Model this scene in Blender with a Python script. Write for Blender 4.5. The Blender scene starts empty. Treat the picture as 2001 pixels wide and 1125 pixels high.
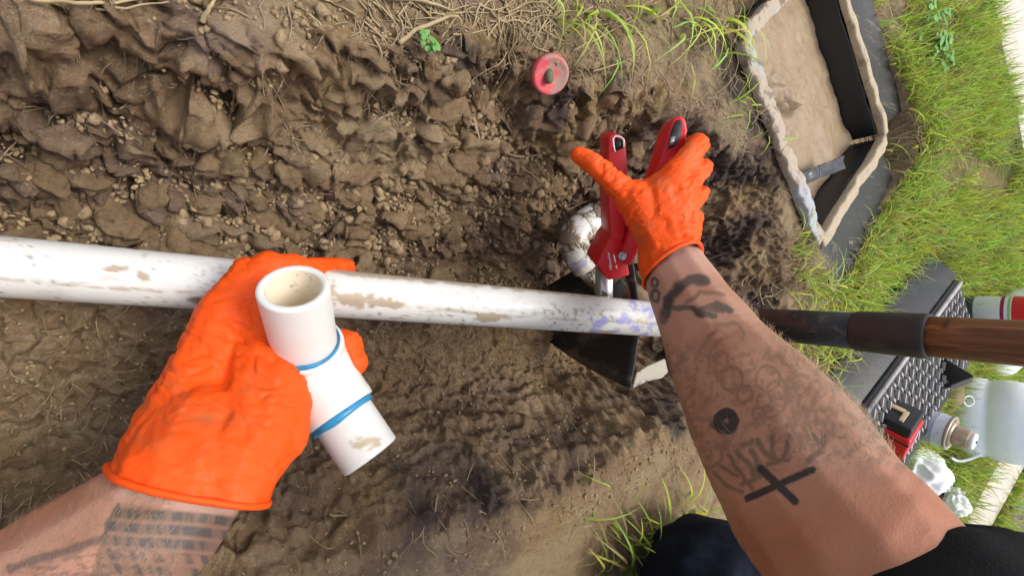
import bpy, bmesh, math, random
import numpy as np
from mathutils import Vector, Matrix, noise as mnoise

random.seed(7); np.random.seed(7)
scene = bpy.context.scene
col = scene.collection

# ------------------------------------------------------------------ camera
TILT = math.radians(34.0)          # chest camera: 34 deg forward of straight down, image right = forward (+X)
FPX = 920.0                        # focal length in pixels of the 2001 px wide photograph
CR = Vector((math.cos(TILT), 0, math.sin(TILT)))
CU = Vector((0, 1, 0))
CF = Vector((math.sin(TILT), 0, -math.cos(TILT)))
cam = bpy.data.cameras.new('camera')
cam.sensor_width = 36.0
cam.lens = 36.0 * FPX / 2001.0
cam.clip_start = 0.02; cam.clip_end = 400
camo = bpy.data.objects.new('camera', cam)
camo.matrix_world = Matrix(((CR.x, CU.x, -CF.x, 0), (CR.y, CU.y, -CF.y, 0), (CR.z, CU.z, -CF.z, 0), (0, 0, 0, 1)))
col.objects.link(camo); scene.camera = camo

# ------------------------------------------------------------------ sky, sun, exposure
SUN_EL, SUN_AZ = math.radians(72), math.radians(80)     # azimuth clockwise from +Y
w = bpy.data.worlds.new('World'); scene.world = w; w.use_nodes = True
nt = w.node_tree; nt.nodes.clear()
sky = nt.nodes.new('ShaderNodeTexSky'); sky.sky_type = 'NISHITA'; sky.sun_disc = False
sky.sun_elevation = SUN_EL; sky.sun_rotation = SUN_AZ; sky.air_density = 1.0; sky.dust_density = 4.0
hs = nt.nodes.new('ShaderNodeHueSaturation'); hs.inputs['Saturation'].default_value = 0.45
bg = nt.nodes.new('ShaderNodeBackground'); bg.inputs['Strength'].default_value = 0.15
wo = nt.nodes.new('ShaderNodeOutputWorld')
nt.links.new(sky.outputs[0], hs.inputs['Color']); nt.links.new(hs.outputs[0], bg.inputs[0]); nt.links.new(bg.outputs[0], wo.inputs[0])
sl = bpy.data.lights.new('sun', 'SUN'); sl.energy = 1.3; sl.angle = math.radians(25); sl.color = (1.0, 0.95, 0.87)
so = bpy.data.objects.new('sun', sl); col.objects.link(so)
sd = Vector((math.sin(SUN_AZ) * math.cos(SUN_EL), math.cos(SUN_AZ) * math.cos(SUN_EL), math.sin(SUN_EL)))
so.rotation_euler = sd.to_track_quat('Z', 'Y').to_euler(); so.location = sd * 5
vs = scene.view_settings
vs.view_transform = 'Standard'; vs.look = 'None'; vs.gamma = 1.0; vs.use_curve_mapping = False
vs.exposure = 0.58

# ------------------------------------------------------------------ helpers: points
def P(px, py, d):
    """world point seen at photo pixel (px,py) at depth d (metres along the lens axis)"""
    return CR * ((px - 1000.5) / FPX * d) + CU * ((562.5 - py) / FPX * d) + CF * d
def gz(x):
    """lawn level: flat by the trench, rising gently ahead"""
    x = np.asarray(x, float)
    return -0.42 + 0.15 * np.clip(x - 1.25, 0, 2.3)
def G(px, py, h=0.0):
    """point of the lawn (raised by h) under a photo pixel"""
    v = P(px, py, 1.0); lo, hi = 0.1, 8.0
    for _ in range(50):
        m = (lo + hi) / 2; q = v * m
        if q.z > float(gz(q.x)) + h: lo = m
        else: hi = m
    return v * lo

# ------------------------------------------------------------------ helpers: noise in numpy
_perm = np.random.RandomState(3).permutation(512).astype(np.int64)
def _h(ix, iy, s=0):
    return _perm[(_perm[(ix + 37 * s) & 511] + iy + 11 * s) & 511]
def vnoise(x, y, s=0):
    ix = np.floor(x).astype(np.int64); iy = np.floor(y).astype(np.int64); fx = x - ix; fy = y - iy
    def g(a, b):
        an = _h(ix + a, iy + b, s) * (2 * np.pi / 512)
        return np.cos(an) * (fx - a) + np.sin(an) * (fy - b)
    u = fx * fx * fx * (fx * (fx * 6 - 15) + 10); v = fy * fy * fy * (fy * (fy * 6 - 15) + 10)
    a = g(0, 0) * (1 - u) + g(1, 0) * u; b = g(0, 1) * (1 - u) + g(1, 1) * u
    return 1.5 * (a * (1 - v) + b * v)
def fbm(x, y, o=4, s=0, gain=0.5):
    r = 0; a = 1.0
    for k in range(o):
        r = r + a * vnoise(x, y, s + k); x = x * 2.03 + 3.1; y = y * 2.03 + 7.7; a *= gain
    return r
def worley(x, y, s=0):
    ix = np.floor(x).astype(np.int64); iy = np.floor(y).astype(np.int64)
    f1 = np.full(x.shape, 9.0); f2 = np.full(x.shape, 9.0); idv = np.zeros(x.shape)
    for a in (-1, 0, 1):
        for b in (-1, 0, 1):
            cx = ix + a; cy = iy + b
            px = cx + _h(cx, cy, s) / 512.0; py = cy + _h(cx, cy, s + 5) / 512.0
            d = np.hypot(px - x, py - y); i = _h(cx, cy, s + 9) / 512.0
            n = d < f1
            f2 = np.where(n, f1, np.minimum(f2, d)); idv = np.where(n, i, idv); f1 = np.where(n, d, f1)
    return f1, f2, idv
def sstep(a, b, x):
    t = np.clip((x - a) / (b - a), 0, 1); return t * t * (3 - 2 * t)

# ------------------------------------------------------------------ helpers: objects
def tag(o, label=None, cat=None, group=None, kind=None):
    if label: o['label'] = label
    if cat: o['category'] = cat
    if group: o['group'] = group
    if kind: o['kind'] = kind
    return o
def thing(name, loc, label, cat, group=None):
    o = bpy.data.objects.new(name, None); o.empty_display_size = 0.05; o.location = loc
    col.objects.link(o); return tag(o, label, cat, group)
def link(name, me, mat=None, parent=None, smooth=True):
    o = bpy.data.objects.new(name, me); col.objects.link(o)
    if mat and not me.materials: me.materials.append(mat)
    if smooth: me.polygons.foreach_set('use_smooth', [True] * len(me.polygons))
    if parent:
        o.parent = parent
        if not parent.parent: o.matrix_parent_inverse = Matrix.Translation(-parent.location)   # parts are modelled in world space
    return o
def mesh(name, v, f):
    me = bpy.data.meshes.new(name); me.from_pydata([tuple(p) for p in v], [], f); me.update(); return me
def obj(name, vf, mat, parent=None, smooth=True, bevel=0, seg=2, sub=0):
    me = mesh(name, *vf)
    bm = bmesh.new(); bm.from_mesh(me); bmesh.ops.recalc_face_normals(bm, faces=bm.faces); bm.to_mesh(me); bm.free()
    o = link(name, me, mat, parent, smooth)
    if bevel:
        m = o.modifiers.new('bevel', 'BEVEL'); m.width = bevel; m.segments = seg; m.limit_method = 'ANGLE'; m.angle_limit = math.radians(35)
        m.harden_normals = False
        if smooth: me.polygons.foreach_set('use_smooth', [True] * len(me.polygons))
    if sub:
        m = o.modifiers.new('sub', 'SUBSURF'); m.levels = sub; m.render_levels = sub
    return o
def big(name, verts, tris, mat, attrs=None, quads=None, smooth=False):
    """fast mesh from numpy arrays; attrs = {name: (N,) or (N,3)} per vertex"""
    me = bpy.data.meshes.new(name)
    F = quads if quads is not None else tris
    n = F.shape[1]
    me.vertices.add(len(verts)); me.vertices.foreach_set('co', np.ascontiguousarray(verts, np.float32).ravel())
    me.loops.add(F.size); me.loops.foreach_set('vertex_index', np.ascontiguousarray(F, np.int32).ravel())
    me.polygons.add(len(F)); me.polygons.foreach_set('loop_start', np.arange(0, F.size, n, dtype=np.int32))
    me.update(calc_edges=True); me.validate()
    for k, a in (attrs or {}).items(): set_attr(me, k, a)
    if smooth: me.polygons.foreach_set('use_smooth', np.ones(len(F), bool))
    me.materials.append(mat)
    o = bpy.data.objects.new(name, me); col.objects.link(o); return o
def set_attr(me, k, a):
    a = np.asarray(a, np.float32)
    if a.ndim == 1:
        t = me.attributes.new(k, 'FLOAT', 'POINT'); t.data.foreach_set('value', a)
    else:
        t = me.attributes.new(k, 'FLOAT_VECTOR', 'POINT'); t.data.foreach_set('vector', a.ravel())
def frame(d):
    d = d.normalized(); a = Vector((0, 0, 1)) if abs(d.z) < 0.9 else Vector((0, 1, 0))
    u = d.cross(a).normalized(); v = d.cross(u).normalized(); return u, v
def tube(pts, rad, seg=12, cap=True, twist=None):
    pts = [Vector(p) for p in pts]
    if not hasattr(rad, '__len__'): rad = [rad] * len(pts)
    V = []; Fc = []; u = None
    for i, p in enumerate(pts):
        d = (pts[min(i + 1, len(pts) - 1)] - pts[max(i - 1, 0)]).normalized()
        if u is None: u, v = frame(d)
        else:
            u = (u - d * u.dot(d)).normalized()
        v = d.cross(u)
        for k in range(seg):
            a = 2 * math.pi * k / seg; V.append(p + (u * math.cos(a) + v * math.sin(a)) * rad[i])
    for i in range(len(pts) - 1):
        for k in range(seg):
            a = i * seg + k; b = i * seg + (k + 1) % seg; Fc.append((a, b, b + seg, a + seg))
    if cap:
        Fc.append(tuple(range(seg - 1, -1, -1))); n = (len(pts) - 1) * seg; Fc.append(tuple(range(n, n + seg)))
    return V, Fc
def lathe(origin, axis, prof, seg=32, cap=True, uref=None):
    """prof = [(distance along axis, radius)]"""
    axis = Vector(axis).normalized()
    u, v = frame(axis)
    V = []; Fc = []
    for t, r in prof:
        for k in range(seg):
            a = 2 * math.pi * k / seg; V.append(Vector(origin) + axis * t + (u * math.cos(a) + v * math.sin(a)) * r)
    for i in range(len(prof) - 1):
        for k in range(seg):
            a = i * seg + k; b = i * seg + (k + 1) % seg; Fc.append((a, b, b + seg, a + seg))
    if cap:
        Fc.append(tuple(range(seg - 1, -1, -1))); n = (len(prof) - 1) * seg; Fc.append(tuple(range(n, n + seg)))
    return V, Fc
def prism(poly, ext):
    n = len(poly); V = [Vector(p) for p in poly] + [Vector(p) + Vector(ext) for p in poly]
    Fc = [tuple(range(n)), tuple(range(2 * n - 1, n - 1, -1))] + [(i, (i + 1) % n, (i + 1) % n + n, i + n) for i in range(n)]
    return V, Fc
def box(c, ax, ay, az):
    c = Vector(c); V = [c + ax * i + ay * j + az * k for i in (-.5, .5) for j in (-.5, .5) for k in (-.5, .5)]
    return V, [(0, 1, 3, 2), (4, 6, 7, 5), (0, 4, 5, 1), (2, 3, 7, 6), (0, 2, 6, 4), (1, 5, 7, 3)]
def join(*vfs):
    V = []; Fc = []
    for v, f in vfs:
        n = len(V); V += list(v); Fc += [tuple(i + n for i in q) for q in f]
    return V, Fc
def spline(pts, n=6):
    """Catmull-Rom through pts (tuples of floats, any length)"""
    A = [np.array(p, float) for p in pts]; out = []
    for i in range(len(A) - 1):
        p0 = A[max(i - 1, 0)]; p1 = A[i]; p2 = A[i + 1]; p3 = A[min(i + 2, len(A) - 1)]
        for k in range(n):
            t = k / n
            out.append(0.5 * (2 * p1 + (p2 - p0) * t + (2 * p0 - 5 * p1 + 4 * p2 - p3) * t * t + (3 * p1 - p0 - 3 * p2 + p3) * t ** 3))
    out.append(A[-1]); return out
_ico = {}
def ico(sub):
    if sub not in _ico:
        bm = bmesh.new(); bmesh.ops.create_icosphere(bm, subdivisions=sub, radius=1)
        bm.verts.ensure_lookup_table()
        _ico[sub] = (np.array([v.co[:] for v in bm.verts]), np.array([[v.index for v in f.verts] for f in bm.faces])); bm.free()
    return _ico[sub]
def blob(name, chains, voxel, smooth_it=6, sfac=0.5):
    """one continuous skin over chains of (Vector, radius): swept balls, voxel-joined and smoothed"""
    iv, jf = ico(2); Vs = []; Fs = []; n = 0
    for ch in chains:
        dense = []
        for (p, r), (q, s) in zip(ch[:-1], ch[1:]):
            L = (q - p).length; k = max(2, int(L / (0.22 * min(r, s))) + 1)
            for i in range(k): t = i / k; dense.append((p.lerp(q, t), r * (1 - t) + s * t))
        dense.append(ch[-1])
        for p, r in dense:
            Vs.append(iv * r + np.array(p)); Fs.append(jf + n); n += len(iv)
    o = big('tmp', np.vstack(Vs), np.vstack(Fs), None)if False else None
    me = bpy.data.meshes.new(name + '_src'); V = np.vstack(Vs); F = np.vstack(Fs)
    me.from_pydata(V.tolist(), [], F.tolist()); me.update()
    t = bpy.data.objects.new('tmp', me); col.objects.link(t)
    m = t.modifiers.new('r', 'REMESH'); m.mode = 'VOXEL'; m.voxel_size = voxel; m.adaptivity = 0
    m = t.modifiers.new('s', 'SMOOTH'); m.factor = sfac; m.iterations = smooth_it
    dg = bpy.context.evaluated_depsgraph_get(); dg.update()
    r = bpy.data.meshes.new_from_object(t.evaluated_get(dg)); r.name = name
    bpy.data.objects.remove(t); bpy.data.meshes.remove(me)
    return r
def co_no(me):
    n = len(me.vertices); c = np.empty(n * 3, np.float32); me.vertices.foreach_get('co', c)
    q = np.empty(n * 3, np.float32); me.vertices.foreach_get('normal', q)
    return c.reshape(-1, 3).astype(float), q.reshape(-1, 3).astype(float)
def set_co(me, c):
    me.vertices.foreach_set('co', np.ascontiguousarray(c, np.float32).ravel()); me.update()
def pix(c):
    """photo pixels of world points (N,3)"""
    R = np.array(CR); U = np.array(CU); Fw = np.array(CF); d = c @ Fw
    d = np.where(d < 1e-3, 1e-3, d)
    return np.stack([1000.5 + FPX * (c @ R) / d, 562.5 - FPX * (c @ U) / d], 1), d
def n3(c, s, off=0.0):
    return np.array([mnoise.noise(Vector((x * s + off, y * s + off, z * s - off))) for x, y, z in c])
def cut(me, p, no):
    """remove what lies on the +no side of a plane; returns the ordered rim points"""
    bm = bmesh.new(); bm.from_mesh(me)
    g = list(bm.verts) + list(bm.edges) + list(bm.faces)
    bmesh.ops.bisect_plane(bm, geom=g, plane_co=p, plane_no=no, clear_outer=True)
    be = [e for e in bm.edges if e.is_boundary]
    loops = []; used = set()
    for e in be:
        if e in used: continue
        lp = [e.verts[0], e.verts[1]]; used.add(e)
        while True:
            nx = [x for x in lp[-1].link_edges if x.is_boundary and x not in used]
            if not nx: break
            used.add(nx[0]); lp.append(nx[0].other_vert(lp[-1]))
        loops.append([v.co.copy() for v in lp])
    bm.to_mesh(me); bm.free(); me.update()
    return max(loops, key=len) if loops else []
def ring_tube(loop, r, seg=8):
    pts = loop[:-1] if (loop[0] - loop[-1]).length < 1e-5 else loop
    n = len(pts); k = 60
    L = [pts[int(i * n / k)] for i in range(k)]
    for _ in range(3): L = [(L[i - 1] + L[i] * 2 + L[(i + 1) % k]) / 4 for i in range(k)]
    V = []; Fc = []; c = sum(L, Vector()) / k
    for i in range(k):
        d = (L[(i + 1) % k] - L[i - 1]).normalized(); u = (L[i] - c); u = (u - d * u.dot(d)).normalized(); v = d.cross(u)
        for j in range(seg):
            a = 2 * math.pi * j / seg; V.append(L[i] + (u * math.cos(a) + v * math.sin(a)) * r)
    for i in range(k):
        for j in range(seg):
            a = i * seg + j; b = i * seg + (j + 1) % seg; m = ((i + 1) % k) * seg
            Fc.append((a, b, m + (j + 1) % seg, m + j))
    return V, Fc

# ------------------------------------------------------------------ helpers: materials
class M:
    def __init__(s, name, rough=0.6, color=(.5, .5, .5), spec=0.5):
        s.m = bpy.data.materials.new(name); s.m.use_nodes = True; s.t = s.m.node_tree
        s.b = s.t.nodes['Principled BSDF']; s.b.inputs['Roughness'].default_value = rough
        s.b.inputs['Base Color'].default_value = (*color, 1); s.b.inputs['Specular IOR Level'].default_value = spec
        s.c = None; s.co = s.t.nodes.new('ShaderNodeTexCoord').outputs['Object']
        s.col = s.rgb(color); s.h = None
    def n(s, t, **k):
        x = s.t.nodes.new(t)
        for a, b in k.items(): setattr(x, a, b)
        return x
    def l(s, a, b): s.t.links.new(a, b)
    def rgb(s, c):
        x = s.n('ShaderNodeRGB'); x.outputs[0].default_value = (*c, 1); return x.outputs[0]
    def vec(s, scale=(1, 1, 1), rot=(0, 0, 0), src=None):
        x = s.n('ShaderNodeMapping'); x.inputs['Scale'].default_value = scale; x.inputs['Rotation'].default_value = rot
        s.l(src or s.co, x.inputs['Vector']); return x.outputs[0]
    def noise(s, scale, detail=4, rough=0.55, vec=None, dist=0):
        x = s.n('ShaderNodeTexNoise'); x.inputs['Scale'].default_value = scale; x.inputs['Detail'].default_value = detail
        x.inputs['Roughness'].default_value = rough; x.inputs['Distortion'].default_value = dist
        s.l(vec or s.co, x.inputs['Vector']); return x.outputs['Fac']
    def voro(s, scale, feature='F1', vec=None, out='Distance'):
        x = s.n('ShaderNodeTexVoronoi', feature=feature); x.inputs['Scale'].default_value = scale
        s.l(vec or s.co, x.inputs['Vector']); return x.outputs[out]
    def ramp(s, fac, a, b, va=0.0, vb=1.0):
        x = s.n('ShaderNodeMapRange'); x.interpolation_type = 'SMOOTHSTEP'
        for i, v in zip((1, 2, 3, 4), (a, b, va, vb)): x.inputs[i].default_value = v
        s.l(fac, x.inputs[0]); return x.outputs[0]
    def math(s, op, a, b):
        x = s.n('ShaderNodeMath', operation=op)
        for i, v in enumerate((a, b)):
            if hasattr(v, 'is_linked'): s.l(v, x.inputs[i])
            else: x.inputs[i].default_value = v
        return x.outputs[0]
    def attr(s, name, out='Fac'):
        x = s.n('ShaderNodeAttribute', attribute_name=name); return x.outputs[out]
    def mix(s, fac, c, amount=1.0, blend='MIX'):
        """mix colour c over the current colour by fac"""
        x = s.n('ShaderNodeMix', data_type='RGBA', blend_type=blend)
        if hasattr(fac, 'is_linked'):
            if amount != 1.0: fac = s.math('MULTIPLY', fac, amount)
            s.l(fac, x.inputs[0])
        else: x.inputs[0].default_value = fac
        s.l(s.col, x.inputs[6])
        if hasattr(c, 'is_linked'): s.l(c, x.inputs[7])
        else: x.inputs[7].default_value = (*c, 1)
        s.col = x.outputs[2]; return s
    def bump(s, h, dist, strength=1.0):
        x = s.n('ShaderNodeBump'); x.inputs['Distance'].default_value = dist; x.inputs['Strength'].default_value = strength
        s.l(h, x.inputs['Height'])
        if s.h: s.l(s.h, x.inputs['Normal'])
        s.h = x.outputs[0]; return s
    def rough(s, f): s.l(f, s.b.inputs['Roughness']); return s
    def set(s, **k):
        for a, b in k.items(): s.b.inputs[a.replace('_', ' ')].default_value = b
        return s
    def done(s):
        s.l(s.col, s.b.inputs['Base Color'])
        if s.h: s.l(s.h, s.b.inputs['Normal'])
        return s.m

# soil: damp clay; tone comes per clod from the geometry
m = M('soil', 0.88, (.41, .27, .15), 0.3)
m.mix(m.ramp(m.attr('tone'), .40, .95), (.60, .45, .275), .8)
m.mix(m.ramp(m.attr('tone'), .36, .02), (.26, .175, .10), .75)
m.mix(m.ramp(m.noise(7, 4), .52, .70), (.36, .25, .22), .8)
m.mix(m.ramp(m.noise(11, 5, .6), .54, .68), (.42, .28, .09), .55)
m.mix(m.ramp(m.noise(5, 4, .6), .56, .40), (.21, .14, .115), .6)
m.mix(m.ramp(m.noise(170, 5, .75), .52, .66), (.60, .48, .31), .65)
m.mix(m.ramp(m.noise(110, 6, .75), .45, .33), (.12, .082, .055), .75)
m.mix(m.ramp(m.noise(22, 5, .65), .60, .70), (.18, .16, .06), .35)
m.mix(m.attr('dark'), (.06, .047, .05), .82)  # topsoil bands and painted-in shade of the trench sides
m.mix(m.attr('pale'), (.54, .41, .24), .8)
m.bump(m.noise(300, 5, .8), .005, 1.0).bump(m.noise(120, 6, .8), .010, .9)
m.rough(m.ramp(m.noise(30, 3), .3, .7, .7, 1.0))
SOIL = m.done()

m = M('clod_soil', 0.95, (.36, .26, .155), 0.15)
m.mix(m.ramp(m.noise(40, 5, .65), .35, .7), (.50, .385, .23), .6)
m.mix(m.ramp(m.noise(90, 4, .7), .5, .3), (.16, .11, .07), .6)
m.bump(m.noise(220, 5, .7), .003, .9)
CLOD = m.done()

m = M('big_clod_soil', 0.92, (.41, .275, .155), 0.2)
m.mix(m.ramp(m.noise(1.2, 5, .65), .42, .66), (.54, .40, .235), .7); m.mix(m.ramp(m.noise(3, 5, .7), .5, .3), (.14, .10, .065), .75)
m.bump(m.noise(5, 6, .8), .010, 1.0); CLODBIG = m.done()
m = M('lawn_soil', 0.95, (.22, .17, .08), 0.2)
m.mix(m.ramp(m.noise(6, 5), .42, .6), (.075, .10, .022), .85)
m.mix(m.ramp(m.noise(60, 5, .7), .5, .7), (.30, .23, .12), .5)
m.bump(m.noise(90, 5, .7), .01)
LAWN = m.done()

m = M('grass_blades', 0.55, (.1, .2, .03), 0.3)
m.mix(1.0, m.attr('tint', 'Color'))
m.set(Subsurface_Weight=0.0)
GRASS = m.done()
tr = m.t.nodes.new('ShaderNodeBsdfTranslucent'); ms = m.t.nodes.new('ShaderNodeMixShader'); ms.inputs[0].default_value = .35
m.l(m.col, tr.inputs[0]); m.l(m.b.outputs[0], ms.inputs[1]); m.l(tr.outputs[0], ms.inputs[2]); m.l(ms.outputs[0], m.t.nodes['Material Output'].inputs[0])

m = M('straw', 0.8, (.42, .33, .19), 0.2); m.mix(m.ramp(m.noise(60, 3), .45, .65), (.26, .19, .10), .7); STRAW = m.done()
m = M('root', 0.85, (.36, .28, .18), 0.2); m.mix(m.ramp(m.noise(80, 3), .45, .65), (.20, .14, .09), .7); ROOT = m.done()

m = M('concrete', 0.85, (.62, .57, .50), 0.3)
m.mix(m.ramp(m.noise(14, 5, .6), .4, .7), (.50, .45, .38), .6); m.mix(m.ramp(m.noise(180, 3), .55, .7), (.40, .36, .31), .4)
m.bump(m.noise(150, 4), .003, .5); CONCRETE = m.done()
m = M('asphalt', 0.9, (.17, .17, .18), 0.3); m.mix(m.ramp(m.noise(120, 3), .5, .7), (.28, .28, .29), .6); m.bump(m.noise(200, 3), .003); ASPHALT = m.done()

def pvc(name, dirt, purple=None, print_at=None):
    m = M(name, 0.36, (.74, .735, .70), 0.5)
    if dirt:
        m.mix(m.ramp(m.noise(10, 4, .6), .45, .75), (.66, .62, .46), .6)
        m.mix(m.ramp(m.noise(26, 5, .65), .52, .68), (.58, .55, .50), .5)
        st = m.vec((14, 55, 55))
        m.mix(m.ramp(m.noise(1.0, 5, .65, st), .60, .74), (.42, .33, .23), .75 * dirt)
        m.mix(m.ramp(m.noise(90, 4, .7, m.vec((.7, 1, 1))), .64, .74), (.36, .29, .21), .8 * dirt)
        m.mix(m.ramp(m.noise(220, 3, .6), .70, .78), (.10, .09, .08), .7 * dirt)
        m.bump(m.ramp(m.noise(1.0, 5, .65, st), .58, .74), .0012, .6)
        m.rough(m.ramp(m.noise(1.0, 5, .65, st), .5, .72, .32, .8))
    m.bump(m.noise(60, 3), .0006, .4)
    return m
m = pvc('pipe_plastic', 1.0)
m.mix(m.attr('mud'), (.40, .31, .21), .9)
m.mix(m.attr('dust'), (.20, .15, .11), .8)
m.mix(m.attr('purple'), (.30, .28, .66), .85)
m.mix(m.attr('ink'), (.06, .06, .07), .9)
PIPE = m.done()
m = pvc('fitting_plastic', 0)
m.mix(m.ramp(m.noise(30, 4, .6), .5, .75), (.66, .62, .52), .5)
m.mix(m.attr('mud'), (.42, .32, .18), .85); m.mix(m.attr('dust'), (.16, .13, .11), .8)
m.set(Subsurface_Weight=0.0); FIT = m.done()
m = pvc('buried_pipe', 1.3)
m.mix(m.ramp(m.noise(6, 4), .4, .7), (.50, .46, .38), .7)
m.mix(m.ramp(m.noise(26, 5, .65), .40, .53), (.20, .145, .09), .95)
m.bump(m.ramp(m.noise(26, 4, .6), .46, .56), .004)
m.mix(m.ramp(m.noise(20, 2, .5, m.vec((1, 1, 1), (1, 2, .3))), .64, .68), (.34, .28, .55), .6)
BURIED = m.done()
m = M('muddy_pipe', .8, (.22, .16, .10)); m.mix(m.ramp(m.noise(40, 5), .56, .66), (.62, .58, .50), .8); m.bump(m.noise(90, 5), .004); MUDDY = m.done()
m = M('blue_cement', 0.35, (.03, .26, .50)); m.mix(m.ramp(m.noise(120, 3), .5, .7), (.02, .15, .30), .7); BLUE = m.done()
m = M('inner_pvc', 0.5, (.86, .77, .60)); m.mix(m.ramp(m.noise(70, 4, .7), .60, .68), (.22, .16, .11), .9); INNER = m.done()

m = M('glove_rubber', 0.58, (.90, .092, .004), 0.3)
m.mix(m.ramp(m.noise(12, 4, .6), .52, .78), (.66, .075, .008), .55)
m.mix(m.attr('soil'), (.42, .13, .04), .8)
m.mix(m.ramp(m.noise(30, 5, .7), .62, .72), (.45, .16, .06), .45)
m.mix(m.ramp(m.noise(160, 4, .7), .68, .76), (.30, .15, .07), .6)
m.bump(m.noise(45, 3, .5, m.vec((1, 1, 1)), 1.2), .0035, .35)
d = m.math('MULTIPLY', m.ramp(m.voro(520, 'F1'), .0, .5, 1, 0), m.attr('grip'))
m.bump(d, .0009, .6)
m.set(Subsurface_Weight=0.05, Subsurface_Radius=(.01, .004, .001), Subsurface_Scale=.5)
GLOVE = m.done()

m = M('skin', 0.52, (.49, .255, .175), 0.35)
m.mix(m.ramp(m.noise(22, 4, .6), .45, .7), (.42, .19, .125), .6)
m.mix(m.ramp(m.noise(9, 3), .5, .7), (.53, .30, .225), .5)
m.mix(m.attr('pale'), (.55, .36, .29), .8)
m.mix(m.attr('red'), (.44, .16, .08), .75)
m.mix(m.ramp(m.noise(260, 2), .69, .76), (.30, .13, .08), .55)
m.mix(m.attr('faint'), (.13, .095, .07), .88)
m.mix(m.attr('green'), (.06, .068, .065), .9)
m.mix(m.attr('ink'), (.022, .027, .034), .94)
m.bump(m.noise(420, 4, .7), .0006, .7).bump(m.voro(900, 'DISTANCE_TO_EDGE'), .0003, .4)
m.set(Subsurface_Weight=0.15, Subsurface_Radius=(.012, .004, .002), Subsurface_Scale=.4)
SKIN = m.done()
m = M('arm_hair', .6, (.40, .27, .15), .3); HAIR = m.done()
m = M('head_hair', .7, (.06, .04, .025), .3); HEADHAIR = m.done()
m = M('shirt_cloth', .95, (.010, .010, .012), .15); m.bump(m.noise(30, 4), .004, .5).bump(m.noise(900, 2), .0005); SHIRT = m.done()
m = M('jeans_cloth', .95, (.006, .008, .015), .15); m.mix(m.ramp(m.noise(14, 4), .5, .75), (.03, .045, .075), .7)
m.bump(m.noise(25, 4), .004, .5).bump(m.noise(700, 2), .0006); JEANS = m.done()
m = M('boot', .8, (.10, .06, .035)); BOOT = m.done()

m = M('tool_red', 0.38, (.62, .012, .018), .5); m.mix(m.ramp(m.noise(40, 4), .6, .8), (.40, .02, .02), .5)
m.mix(m.ramp(m.noise(130, 4), .68, .76), (.25, .15, .10), .5); m.bump(m.noise(300, 2), .0004, .5); TOOLRED = m.done()
m = M('tool_black', 0.5, (.014, .014, .016), .4); m.mix(m.ramp(m.noise(60, 4), .6, .8), (.06, .05, .045), .5); TOOLBLK = m.done()
m = M('steel', 0.33, (.50, .52, .54), .5); m.set(Metallic=.85); m.mix(m.ramp(m.noise(50, 4), .5, .75), (.33, .33, .33), .6); STEEL = m.done()
m = M('logo_white', 0.5, (.85, .85, .85)); WHITE = m.done()
m = M('cap_red', .6, (.66, .075, .10)); m.mix(m.ramp(m.noise(38, 5, .65), .42, .58), (.38, .27, .22), .9); m.mix(m.ramp(m.noise(60, 3), .5, .7), (.80, .10, .13), .5)
m.bump(m.noise(90, 4), .002, .6); CAPRED = m.done()
m = M('cap_nub', .7, (.12, .13, .07)); CAPNUB = m.done()

m = M('shovel_steel', 0.55, (.022, .022, .024), .5); m.set(Metallic=.3)
m.mix(m.ramp(m.noise(30, 5, .65), .52, .68), (.16, .12, .085), .8); m.mix(m.ramp(m.noise(18, 4), .5, .65), (.075, .04, .03), .8); m.bump(m.noise(120, 4), .001, .6); SHOVEL = m.done()
m = M('blade_steel', 0.5, (.03, .028, .03), .5); m.set(Metallic=.3)
m.mix(m.ramp(m.noise(8, 5, .65, m.vec((6, 2, 1))), .5, .66), (.20, .15, .10), .8); m.bump(m.noise(120, 4), .0015, .6); BLADE = m.done()
m = M('step_steel', 0.6, (.36, .33, .27), .4); m.mix(m.ramp(m.noise(110, 4), .58, .68), (.10, .08, .06), .8); m.bump(m.noise(160, 3), .001); STEP = m.done()
m = M('wood', 0.55, (.20, .085, .038), .4)
m.mix(m.ramp(m.noise(1, 5, .6, m.vec((40, 40, 5)), 1.0), .42, .68), (.06, .025, .014), .85)
m.mix(m.ramp(m.noise(1, 4, .6, m.vec((90, 90, 7))), .52, .68), (.40, .20, .10), .8)
m.mix(m.ramp(m.noise(45, 4, .6), .58, .68), (.05, .022, .014), .7)
m.bump(m.noise(1, 4, .6, m.vec((120, 120, 6))), .001, .6); WOOD = m.done()
m = M('socket_steel', 0.55, (.045, .04, .045), .5); m.set(Metallic=.4); m.mix(m.ramp(m.noise(40, 4), .5, .7), (.09, .075, .06), .7); SOCKET = m.done()

m = M('box_black', 0.42, (.011, .011, .012), .5)
m.mix(m.ramp(m.noise(1, 5, .65, m.vec((12, 12, 14))), .60, .76), (.10, .085, .065), .45); m.bump(m.noise(80, 4), .0015, .5); BOXBLK = m.done()
m = M('box_flange', 0.5, (.013, .013, .014), .5); m.mix(m.ramp(m.noise(1, 6, .7, m.vec((9, 70, 40))), .56, .72), (.20, .17, .135), .75); m.mix(m.ramp(m.noise(30, 5, .7), .62, .74), (.30, .24, .16), .8)
m.bump(m.noise(90, 4), .0015, .5); FLANGE = m.done()
m = M('rim_mud', .85, (.42, .34, .235)); m.mix(m.ramp(m.noise(35, 5), .55, .72), (.20, .15, .10), .7); m.bump(m.noise(110, 5), .003); RIMMUD = m.done()
m = M('rim_worn', .8, (.40, .33, .25)); m.mix(m.ramp(m.noise(16, 4), .5, .6), (.36, .40, .45), .8); m.mix(m.ramp(m.noise(40, 5), .52, .64), (.16, .11, .085), .8)
m.bump(m.noise(70, 5), .005); RIMWORN = m.done()
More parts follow.
